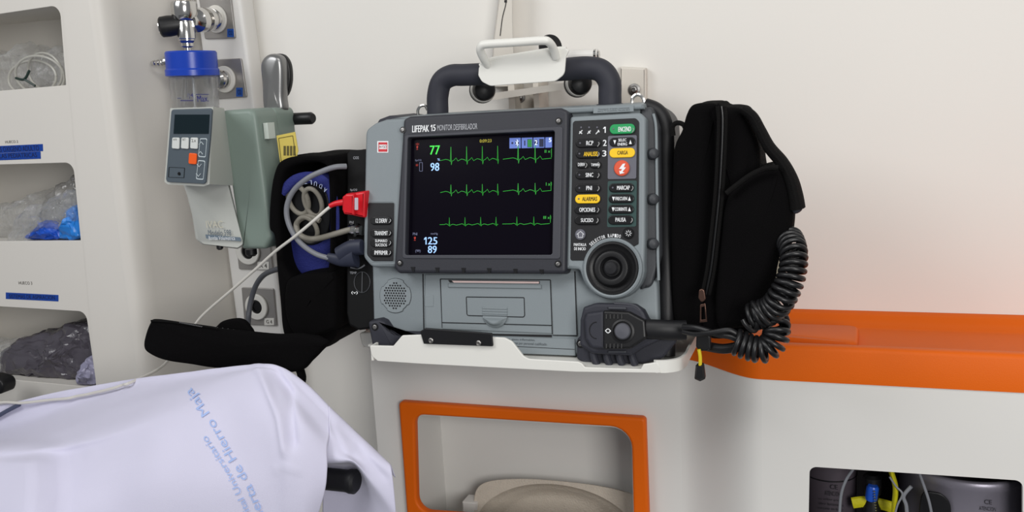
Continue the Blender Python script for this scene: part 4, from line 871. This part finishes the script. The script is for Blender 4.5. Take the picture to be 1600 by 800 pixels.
# ------------------------------------------------------------------ left carrying pouch, open
lpch = thing('accessory_pouch', 'open black fabric pouch with blue lining at the left side of the monitor', 'bag', P(490, 525, 1.2))
fo_ = WF(1.1300)
outer = [(427, 270), (437, 252), (462, 244), (500, 244), (518, 248), (522, 300), (522, 430), (526, 506), (525, 522), (505, 545), (480, 545), (455, 535), (441, 520), (436, 470), (431, 420), (427, 370), (419, 355), (421, 305)]
inner = [(441, 280), (452, 262), (480, 254), (502, 256), (511, 270), (513, 330), (513, 400), (508, 430), (500, 445), (462, 440), (444, 415), (438, 370), (436, 320)]
obj('pouch_rim', plate(fo_, [soft(fo_, outer), soft(fo_, inner)], -.115, 0, .006, 4), FAB, lpch, ang=60)
obj('pouch_back', pillow(WF(1.2300), soft(WF(1.2300), [(p[0]+8, p[1]-3) for p in outer]), -.03, 0, .006, .001), FAB, lpch)
#obj('rim_piping', tube([fo_.pt(*p, .001) for p in soft(fo_, outer[:1]+outer[-7:]+outer[:4])[0:-12]][0:60], .0025, 8, 0), FABE, lpch)
f_ = WF(1.1650)
lnp = soft(f_, [(436, 300), (450, 282), (470, 272), (505, 268), (524, 285), (530, 330), (526, 400), (515, 432), (470, 438), (446, 420), (436, 370)])
BLN = mat('navy_lining', (30, 38, 110), .75, bump=.6, bscale=500, vary=.1)
obj('blue_lining', pillow(f_, lnp, -.02, .004, .006, .006, .002, 40), BLN, lpch, 'navy blue lining')
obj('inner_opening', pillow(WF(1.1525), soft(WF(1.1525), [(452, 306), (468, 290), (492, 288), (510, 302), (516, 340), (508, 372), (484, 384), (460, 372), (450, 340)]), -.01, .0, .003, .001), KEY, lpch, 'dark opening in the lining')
fb_ = WF(1.1400)
obj('blue_band', tube([P(u, v, 1.138) for u, v in [(440, 300), (462, 281), (490, 277), (512, 290), (522, 320), (523, 360)]], .0075, 10, 6, flat=.4), BLN, lpch, 'navy blue strap')
pcs = []
for i, chh in enumerate('ADULTO'):
    u_, v_ = [(508, 297), (501, 291), (493, 287), (485, 285), (477, 284), (469, 286)][i]
    f__ = WF(1.1345); pcs.append(text(f__, chh, (f__.uv(u_, v_), .0048, .0062), .0, .01, rot=math.radians([148, 158, 168, 178, 186, 196][i])))
obj('lettering', pcs, flat('pale_print', (170, 180, 210)), lpch)
obj('lower_pocket', pillow(WF(1.1150), soft(WF(1.1150), [(446, 440), (470, 430), (510, 428), (522, 432), (524, 505), (510, 520), (470, 528), (452, 515), (443, 480)]), -.09, .0, .008, .004, .0015), FAB, lpch)
# open lid hanging at the bottom
YF = 1.05; ff = WF(YF)
lid = [(232, 505), (238, 501), (280, 506), (330, 514), (345, 516), (392, 521), (430, 524), (470, 524), (508, 536), (498, 552), (484, 566), (469, 580), (440, 584), (400, 582), (330, 576), (290, 570), (250, 563), (228, 552), (222, 540), (225, 522)]
obj('open_lid', pillow(ff, soft(ff, lid), -.016, 0, .007, .004, .0008, 25), FAB, lpch, ang=60)
obj('lid_back', pillow(WF(1.072), soft(WF(1.072), [(236, 512), (300, 512), (330, 514), (345, 503), (366, 498.5), (380, 502), (390, 514), (400, 524), (440, 524), (500, 528), (480, 560), (400, 566), (300, 560), (245, 545)]), -.01, 0, .004, .001), FAB, lpch, ang=60)
obj('lid_zip', tube([P(u, v, 1.05) for u, v in [(236, 501), (260, 502), (285, 505), (330, 511), (340, 514)]], .0012, 8, 6), FABE, lpch)
obj('zip_teeth', [lathe(P(340+4.2*i, 512+.55*i+(1.5 if i % 2 else 0), 1.0605), (0, -1, 0), [(.0009, 0), (.0009, .002)], 6) for i in range(11)]+[lathe(P(282+2.6*i, 503.5+.5*i, 1.049), (0, -1, 0), [(.0006, 0), (.0006, .002)], 6) for i in range(14)], flat('zip_grey', (120, 120, 122)), lpch)
obj('lid_tab', tube([P(u, v, 1.06) for u, v in [(468, 575), (472, 590), (470, 600)]], .006, 8, 4), FAB, lpch)

GRC = mat('grey_cable', (120, 122, 128), .45); BGC = mat('warm_grey_hose', (132, 128, 118), .45); WHC = mat('white_cable', (206, 203, 196), .45); DGC = mat('dark_grey_hose', (72, 74, 80), .5)
ec = thing('electrode_cable', 'thick grey cable arching out of the pouch into the navy plug', 'cable', P(500, 405, 1.12))
obj('cable', tube([P(u, v, y) for u, v, y in [(541, 260, 1.135), (524, 261, 1.125), (505, 267, 1.12), (480, 279, 1.115), (458, 299, 1.115), (448, 325, 1.115), (452, 352, 1.115), (468, 378, 1.115), (492, 396, 1.115), (517, 404, 1.115), (530, 405, 1.12)]], .0038, 12, 7), GRC, ec)
obj('plug', [tube([P(u, v, 1.115) for u, v in [(512, 402), (530, 406), (545, 404), (556, 402)]], lambda t: .006+.009*t, 14, 5, flat=.6), tube([P(u, v, 1.115) for u, v in [(530, 398), (548, 388), (566, 386)]], .011, 12, 5, flat=.7)], mat('navy_plug', (42, 46, 62), .5), ec, 'navy blue plug')
obj('plug_ring', tube([P(u, v, 1.13) for u, v in [(543, 384), (556, 379), (566, 383)]], .0013, 8, 6), GRC, ec)
obj('plug_ring', tube([P(u, v, 1.13) for u, v in [(548, 418), (560, 420), (570, 414)]], .0013, 8, 6), GRC, ec)
hs = thing('pressure_hose', 'coiled warm-grey pressure hose running from the pouch to a metal fitting', 'hose', P(500, 370, 1.15))
obj('hose', tube([P(u, v, y) for u, v, y in [(549, 358, 1.13), (525, 365, 1.13), (500, 372, 1.135), (482, 373, 1.138), (468, 366, 1.142), (463, 352, 1.146), (470, 342, 1.147), (485, 338, 1.147), (500, 345, 1.148)]], .0042, 12, 7), BGC, hs)
obj('hose', tube(loopc((466, 312), 15, 1.146, sq=1.35), .0036, 10, 3), BGC, hs); obj('hose', tube(loopc((489, 316), 13, 1.146, sq=1.5), .0034, 10, 3), BGC, hs)
obj('hose', tube(loopc((480, 358), 15, 1.148, sq=1.15), .0034, 10, 3), BGC, hs)
obj('metal_fitting', lathe(P(549, 359, 1.135), (1, -.25, 0), [(.006, -.004), (.008, 0), (.008, .006), (.0095, .007), (.0095, .012), (.007, .013), (.007, .02)], 22), CHR, hs, 'metal hose fitting')
sc_ = thing('sensor_cable', 'thin white cable with red connector running down across the sheet', 'cable', P(400, 420, 1.12))
spts = [(522, 320, 1.118), (512, 326, 1.115), (490, 345, 1.11), (460, 370, 1.11), (430, 393, 1.12), (400, 420, 1.13), (360, 455, 1.14), (325, 485, 1.15), (308, 503, 1.15), (290, 530, 1.14), (264, 562, 1.11), (244, 579, 1.065), (226, 591, 1.025), (180, 615, 1.00), (150, 622, .985), (110, 626, .985), (60, 627, .99), (0, 628, 1.0), (-70, 630, 1.0)]
spts0 = spts[:12]
obj('sleeve', tube([P(515, 322, 1.116), P(525, 318, 1.118), P(538, 316, 1.12)], lambda t: .0032+.0016*t, 12, 4), mat('red_plastic', (206, 24, 36), .38), sc_, 'red sleeve')
REDP = mat('red_plastic', (206, 24, 36), .38)
obj('connector', [plateu(WF(1.112), [[(534, 308), (540, 303), (553, 303), (553, 337), (537, 335), (534, 328)]], -.02, 0, .003, .002), plateu(WF(1.118), [[(550, 302), (570, 299), (570, 341), (550, 337)]], -.02, 0, .003, .002)], REDP, sc_, 'red connector')
obj('connector_label', plateu(WF(1.112), [rectu(554, 309, 559.5, 328)], 0, .0006, 0, .001), flat('pale_label', (190, 180, 190)), sc_)
top('power_hose', tube([P(u, v, y) for u, v, y in [(452, 418, 1.16), (432, 421, 1.17), (412, 430, 1.19), (399, 448, 1.20), (391, 475, 1.20), (388, 500, 1.19), (387, 522, 1.16)]], .0042, 12, 8), DGC, 'dark grey hose curving down behind the open lid', 'hose')

# ================================================================== STRETCHER AND SHEET
SH = mat('sheet_cotton', (208, 206, 226), .85, bump=.25, bscale=1800, sheen=.2, spec=.2)
A = [
 [(-100, 650, 1.09), (0, 650, 1.08), (96, 632, 1.07), (190, 618, 1.06), (290, 606, 1.03), (400, 592, 1.005), (442, 600, 1.0), (484, 628, .99), (518, 660, .985)],
 [(-100, 636, 1.06), (0, 632, 1.05), (96, 611, 1.04), (190, 595, 1.03), (290, 582, 1.0), (400, 570, .975), (440, 574, .97), (480, 600, .965), (514, 634, .96)],
 [(-100, 700, 1.03), (0, 672, 1.03), (96, 641, 1.02), (190, 613, 1.005), (290, 593, .985), (398, 576, .962), (438, 582, .955), (476, 615, .95), (514, 655, .945)],
 [(-100, 720, .895), (0, 702, .89), (84, 692, .893), (176, 668, .90), (290, 622, .93), (396, 584, .95), (436, 596, .945), (474, 635, .935), (515, 680, .93)],
 [(-100, 745, .865), (0, 728, .87), (86, 716, .875), (180, 692, .88), (290, 655, .90), (394, 625, .915), (434, 635, .915), (474, 665, .91), (511, 702, .915)],
 [(-100, 790, .83), (0, 775, .835), (86, 765, .835), (185, 745, .85), (290, 715, .87), (392, 695, .89), (434, 700, .89), (474, 715, .895), (511, 735, .905)],
 [(-100, 840, .81), (0, 830, .805), (84, 825, .805), (190, 810, .83), (290, 790, .85), (390, 775, .87), (434, 775, .88), (474, 780, .885), (506, 775, .90)],
 [(-100, 950, .80), (0, 940, .79), (84, 935, .79), (190, 920, .82), (290, 900, .84), (390, 885, .86), (430, 880, .87), (464, 870, .88), (484, 845, .895)]]
B = [
 [(518, 660, .985), (536, 675, .985), (560, 694, .98), (592, 718, .975), (618, 745, .965)],
 [(514, 634, .96), (536, 655, .96), (560, 678, .958), (588, 704, .955), (611, 726, .95)],
 [(514, 655, .945), (534, 676, .943), (555, 695, .942), (580, 712, .94), (612, 737, .94)],
 [(515, 680, .93), (532, 700, .93), (552, 714, .93), (576, 726, .934), (615, 765, .936)],
 [(504, 722, .920), (530, 722, .920), (554, 724, .920), (582, 757, .93), (618, 800, .934)],
 [(504, 729, .960), (530, 731, .960), (556, 737, .957), (582, 778, .945), (618, 830, .938)],
 [(504, 800, .962), (530, 800, .962), (556, 805, .96), (586, 830, .95), (620, 870, .94)],
 [(500, 900, .965), (530, 900, .965), (556, 905, .963), (590, 915, .955), (625, 930, .945)]]
def px_(p):
    d = p-CAM; z_ = d.dot(cam_fwd); return 800+FPX*d.dot(cam_right)/z_, 400+FPX*d.dot(cam_down)/z_
def seg_d(x, y, a_, b_):
    dx, dy = b_[0]-a_[0], b_[1]-a_[1]; t = max(0, min(1, ((x-a_[0])*dx+(y-a_[1])*dy)/(dx*dx+dy*dy)))
    return math.hypot(x-a_[0]-t*dx, y-a_[1]-t*dy)
FOLDS = [([(404, 574), (418, 604), (438, 655), (446, 705)], 7, .005), ([(430, 580), (450, 610), (456, 690)], 8, -.005), 
         ([(130, 692), (138, 703), (146, 716)], 4, .002), ([(430, 733), (450, 731), (470, 736)], 4, .0016), ([(250, 690), (235, 760), (230, 860)], 34, .004), 
         ([(0, 700), (60, 690)], 9, .004), ([(350, 640), (370, 740), (380, 850)], 30, -.003), ([(455, 720), (450, 800)], 14, .003), ([(20, 655), (70, 636), (110, 622)], 5, .003), ([(525, 665), (545, 705)], 7, .002), ([(560, 700), (600, 745)], 6, -.002)]
def surf(R, nu, nv, wr=.0012):
    rows = [cat_rom([P(*p) for p in r], nu) for r in R]; cols = [cat_rom([r[i] for r in rows], nv) for i in range(len(rows[0]))]
    n = len(cols[0]); vs = []; fs = []
    for c in cols:
        for j, p in enumerate(c):
            q = noise.noise(Vector((p.x*9, p.y*30, p.z*14)))*wr*1.6+noise.noise(Vector((p.x*26+5, p.z*20, p.y*20)))*wr*.7
            pu, pv = px_(p)
            if wr > .001: q += .028*max(0, min(1, (100-pu)/18))*max(0, min(1, (pv-688)/40))
            for line, w_, h_ in FOLDS:
                dd = min(seg_d(pu, pv, line[k_], line[k_+1]) for k_ in range(len(line)-1))
                if dd < 3*w_: q += h_*math.exp(-(dd/w_)**2)
            vs.append(p+Vector((0, -q, q*.6)))
    for i in range(len(cols)-1):
        for j in range(n-1): a_ = i*n+j; fs.append((a_, a_+1, a_+1+n, a_+n))
    return vs, fs
sA = surf(A, 10, 10); sB = surf(B, 9, 9, .0006)
str_ = thing('stretcher', 'stretcher under the white sheet with black grip handle sticking out', 'stretcher', (-.9, .9, 0))
sheet = obj('sheet_cloth', [sA, sB], SH, None, None, ang=75, fix=False)
sheet.name = 'bed_sheet'; ORG[sheet.name] = ORG['sheet_cloth']; sheet['label'] = 'white hospital sheet with pale blue print draped over the stretcher'; sheet['category'] = 'sheet'
sol = sheet.modifiers.new('thickness', 'SOLIDIFY'); sol.thickness = .0012; sol.offset = -1
bvh = BVHTree.FromPolygons([Vector(v) for v in sA[0]], sA[1])
def print_on(s_, path, length, hgt):
    path = resample(cat_rom([Vector(p) for p in path], 12), 1.0); out = []
    cu = bpy.data.curves.new('tmp', 'FONT'); cu.body = s_; cu.size = 1; cu.resolution_u = 3
    vs, fs = from_curve(cu, Matrix.Identity(4)); x0 = min(v.x for v in vs); x1 = max(v.x for v in vs); nv_ = []
    for v in vs:
        d = (v.x-x0)/(x1-x0)*length; i = min(int(d), len(path)-2); p = path[i].lerp(path[i+1], min(1, d-i)); q = path[min(i+4, len(path)-1)]; t = (q-path[max(i-4, 0)]).normalized(); up = Vector((t.y, -t.x))
        px = p+up*((v.y-.35)*hgt/.72); hit = bvh.ray_cast(CAM, ray(px.x, px.y).normalized())
        n_ = hit[1]; n_ = n_ if n_.y < 0 else -n_; nv_.append(hit[0]+n_*.0013)
    return nv_, fs
obj('sheet_print', print_on('Puerta de Hierro Maja', [(414, 822), (402, 795), (388, 762), (372, 733), (352, 700), (334, 668), (320, 646), (304, 624), (292, 609), (286, 601)], 244, 15), BLUEP, sheet, 'pale blue printed hospital name', fix=False)
obj('sheet_print', print_on('Hospital Universitario', [(402, 838), (390, 810), (380, 787), (366, 757), (350, 730), (334, 706), (322, 688), (312, 674)], 176, 11), BLUEP, sheet, 'pale blue printed hospital name', fix=False)
def on_sheet(u, v, off):
    hit = (None,)
    while hit[0] is None: hit = bvh.ray_cast(CAM, ray(u, v).normalized()); v += 1.5
    n_ = hit[1]; n_ = n_ if n_.y < 0 else -n_
    return hit[0]+n_*off
cpts = [P(u, v, y) for u, v, y in spts0]+[on_sheet(u, v, .0058) for u, v in [(208, 602), (196, 606), (185, 610), (175, 612.5), (165, 615), (152, 617.5), (140, 619.5), (125, 621.5), (110, 623), (80, 625.5), (40, 628), (5, 629.5)]]+[on_sheet(-35, 640, .0042), on_sheet(-60, 655, .0042)]
obj('cable', tube(cpts, .0022, 10, 6), WHC, sc_)
top('strap_cord', tube([on_sheet(u, v, .0045) for u, v in [(-50, 690), (-20, 664), (0, 650), (16, 640), (34, 631)]], .0032, 10, 6), mat('slate_cord', (70, 76, 98), .6), 'short slate blue cord lying on the sheet at the left', 'cord')
# stretcher body
PADM = mat('pad_vinyl', (40, 42, 50), .5); 
def wedge(x0, x1, y0, y1, t0, t1, th): return loft([[(x0, y0, t0-th), (x0, y1, t0-th), (x0, y1, t0), (x0, y0, t0-.03)], [(x1, y0, t1-th), (x1, y1, t1-th), (x1, y1, t1), (x1, y0, t1-.03)]])
obj('backrest_pad', wedge(-1.7, -.70, .90, .99, CZ-.60, CZ-.50, .06), PADM, str_)
obj('frame_rail', [box((-1.7, .86, .70), (-.62, .89, .73)), box((-1.7, .95, .70), (-.62, .98, .73))], SILV, str_)
obj('grip_handle', lathe(P(490, 746, .938), (1, 0, 0), [(.012, 0), (.0138, .002), (.0138, .048), (.0152, .052), (.0152, .058), (.012, .061), (.0001, .061)], 26), KEYP, str_, 'black rubber grip handle')
obj('handle_arm', [tube([P(493, 746, .938), P(455, 752, .955), Vector((-.72, .95, .78))], .009, 10, 6)], SILV, str_)
for x_, y_ in ((-1.6, .87), (-1.6, .97), (-.66, .87), (-.66, .97)):
    l_ = obj('leg', tube([(x_, y_, .71), (x_, y_, .09)], .015, 12, 0), SILV, str_)
    obj('wheel', lathe((x_-.012, y_, .062), (1, 0, 0), [(.02, 0), (.06, .002), (.0615, .012), (.06, .022), (.02, .024)], 24), PADM, l_)
top('black_buckle', pillow(WF(1.15), soft(WF(1.15), [(-30, 590), (-6, 592), (3, 600), (3, 612), (-4, 617), (-30, 618)]), -.03, 0, .004, .001), BLK, 'black rounded buckle at the far left edge below the compartments', 'buckle')

# ================================================================== NICHE AND CAVITY CONTENTS
PULP = mat('grey_pulp', (198, 188, 174), .85, bump=.8, bscale=420, vary=.08, vscale=90)
# bedpan leaning in the niche, opening towards the room
bf_ = Fr(P(880, 780, 1.345), X, Vector((0, .42, .9)))
ov = cat_rom([bf_.uv(*p) for p in [(741, 800), (742, 772), (752, 757), (775, 750), (820, 748), (870, 751), (930, 758), (975, 768), (1010, 784), (1018, 830), (960, 870), (800, 870), (750, 840)]], 6, True)
iv0 = [bf_.uv(*p) for p in [(744, 815), (756, 790), (780, 772), (812, 760), (850, 756), (890, 760), (930, 772), (962, 790), (984, 812), (985, 835), (940, 860), (800, 858), (752, 838)]]
iv = cat_rom(iv0, 6, True); cc_ = sum(iv, Vector((0, 0)))/len(iv)
rings = [[bf_.pt(*p, -.010) for p in ov], [bf_.pt(*p, .0) for p in ov], [bf_.pt(*p.lerp(cc_, .01), .002) for p in ov]]
rings += [[bf_.pt(*p, .001) for p in iv], [bf_.pt(*p.lerp(cc_, .03), -.004) for p in iv], [bf_.pt(*p.lerp(cc_, .12), -.012) for p in iv], [bf_.pt(*p.lerp(cc_, .2), -.016) for p in iv], [bf_.pt(*p.lerp(cc_, .26), -.026) for p in iv], [bf_.pt(*p.lerp(cc_, .5), -.032) for p in iv], [bf_.pt(*p.lerp(cc_, .9), -.034) for p in iv]]
bp_ = thing('bedpan', 'grey pulp bedpan with wide rim lying in the orange-framed niche', 'bedpan', P(870, 830, 1.34))
obj('bowl', loft(rings, False, True), PULP, bp_, ang=50)
ns = top('small_box', plateu(WF(1.33), [[(722, 784), (745, 786), (747, 840), (724, 838)]], -.03, 0, .0015, .001), FRP, 'small white box beside the bedpan inside the niche', 'box')

def cyl_thing(nm, u, v, y, r, z0, label, cat, m_):
    c = P(u, v, y); t_ = thing(nm, label, cat, (c.x, y, z0))
    return t_, c
GM = mat('grey_gas_metal', (140, 136, 148), .35, .4, bump=.05); GM2 = mat('dark_purple_metal', (84, 76, 84), .45, .2)
z0_ = rz0-.015
t1, c1 = cyl_thing('gas_cylinder', 1296, 770, 1.30, .036, z0_, 'dark grey gas cylinder at the left of the lower opening', 'gas cylinder', GM2)
obj('cylinder_body', lathe((c1.x, 1.30, z0_), (0, 0, 1), [(.034, 0), (.036, .004), (.036, rz1-z0_+.005), (.03, rz1-z0_+.009)], 40), GM2, t1)
obj('seam', lathe((c1.x, 1.30, P(1300, 754, 1.264).z), (0, 0, 1), [(.0362, 0), (.0368, .0006), (.0368, .0016), (.0362, .002)], 40), KEYP, t1)
f1_ = WF(1.2625)
obj('lettering', [text(f1_, 'CE', (1297, 757.5, 1309, 764.5), 0, .0), text(f1_, 'ATENCION', (1289, 768, 1313, 775), 0, .0), text(f1_, 'no utilizar grasas', (1279, 779, 1316, 783), 0), text(f1_, 'abrir lentamente', (1280, 786, 1318, 790), 0), text(f1_, 'consumir sin fumar', (1278, 793, 1318, 797), 0)], flat('dark_print', (18, 16, 22)), t1)
t2, c2 = cyl_thing('gas_cylinder', 1508, 770, 1.312, .08, z0_, 'wide grey metal gas cylinder collar at the right of the lower opening', 'gas cylinder', GM)
rr_ = .083; zt_ = P(1500, 752, 1.312-rr_).z
obj('cylinder_body', lathe((c2.x, 1.312, z0_), (0, 0, 1), [(rr_, 0), (rr_, zt_-z0_-.014), (rr_*1.02, zt_-z0_-.012), (rr_*1.02, zt_-z0_-.002), (rr_*.99, zt_-z0_), (rr_*.93, zt_-z0_-.001), (rr_*.9, zt_-z0_-.03)], 56), GM, t2, ang=60)
f2_ = Fr((c2.x+.02, 1.312-rr_-.0002, CZ), X, Z)
obj('lettering', [text(f2_, 'CE', (1538, 781, 1550, 788), 0), text(f2_, 'ATENCION', (1530, 792, 1556, 798), 0)], flat('dark_print', (18, 16, 22)), t2)
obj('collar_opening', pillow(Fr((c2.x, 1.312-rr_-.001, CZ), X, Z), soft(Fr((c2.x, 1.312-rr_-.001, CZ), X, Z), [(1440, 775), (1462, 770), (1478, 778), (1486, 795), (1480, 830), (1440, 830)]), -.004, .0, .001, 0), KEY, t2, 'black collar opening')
ys = top('yellow_strap', tube([P(u, v, 1.225) for u, v in [(1388, 715), (1392, 735), (1399, 760), (1398, 785), (1394, 830)]], .0115, 12, 6, flat=.3), mat('yellow_webbing', (198, 190, 20), .6, bump=.3), 'bright yellow strap hanging inside the lower opening', 'strap')
top('yellow_strap', tube([P(u, v, 1.26) for u, v in [(1332, 786), (1355, 784), (1385, 790), (1400, 796)]], .008, 10, 6, flat=.5), mat('yellow_webbing', (198, 190, 20), .6), 'short horizontal yellow strap low in the lower opening', 'strap')
vl = thing('valve_cap', 'blue-capped black valve with metal chain inside the lower opening', 'valve', P(1362, 800, 1.26))
obj('cap', lathe(P(1361, 780, 1.25), (.1, -.1, 1), [(.0075, 0), (.008, .003), (.008, .018), (.006, .021), (.0001, .021)], 22), BLM, vl, 'blue cap')
obj('valve_body', lathe(P(1362, 812, 1.262), (0, 0, 1), [(.012, 0), (.012, .02), (.009, .03), (.009, .035), (.012, .04), (.012, .062), (.008, .066)], 24), BLK, vl)
for i in range(9): obj('chain_bead', lathe(P(1366+1.2*i*(.3), 768+4.2*i, 1.238), (0, 0, 1), [(.0001, -.0014), (.0012, -.0007), (.0014, 0), (.0012, .0007), (.0001, .0014)], 8), CHR, vl)
for pp, w_, lab in (([(1333, 733), (1322, 750), (1314, 775), (1311, 820)], .0019, 'leftmost grey tube crossing the dark cylinder in the lower opening'), ([(1390, 745), (1400, 760), (1410, 772), (1402, 790), (1396, 815)], .0013, 'thin grey wire looping over the yellow strap'), ([(1436, 738), (1444, 760), (1452, 785), (1458, 815)], .0018, 'grey tube slanting down in front of the collar'), ([(1424, 760), (1412, 775), (1416, 790), (1418, 815)], .0024, 'short grey tube between the yellow strap and the collar')):
    top('grey_tube', tube([P(u, v, 1.213) for u, v in pp], w_, 8, 6), GRC, lab, 'tube')
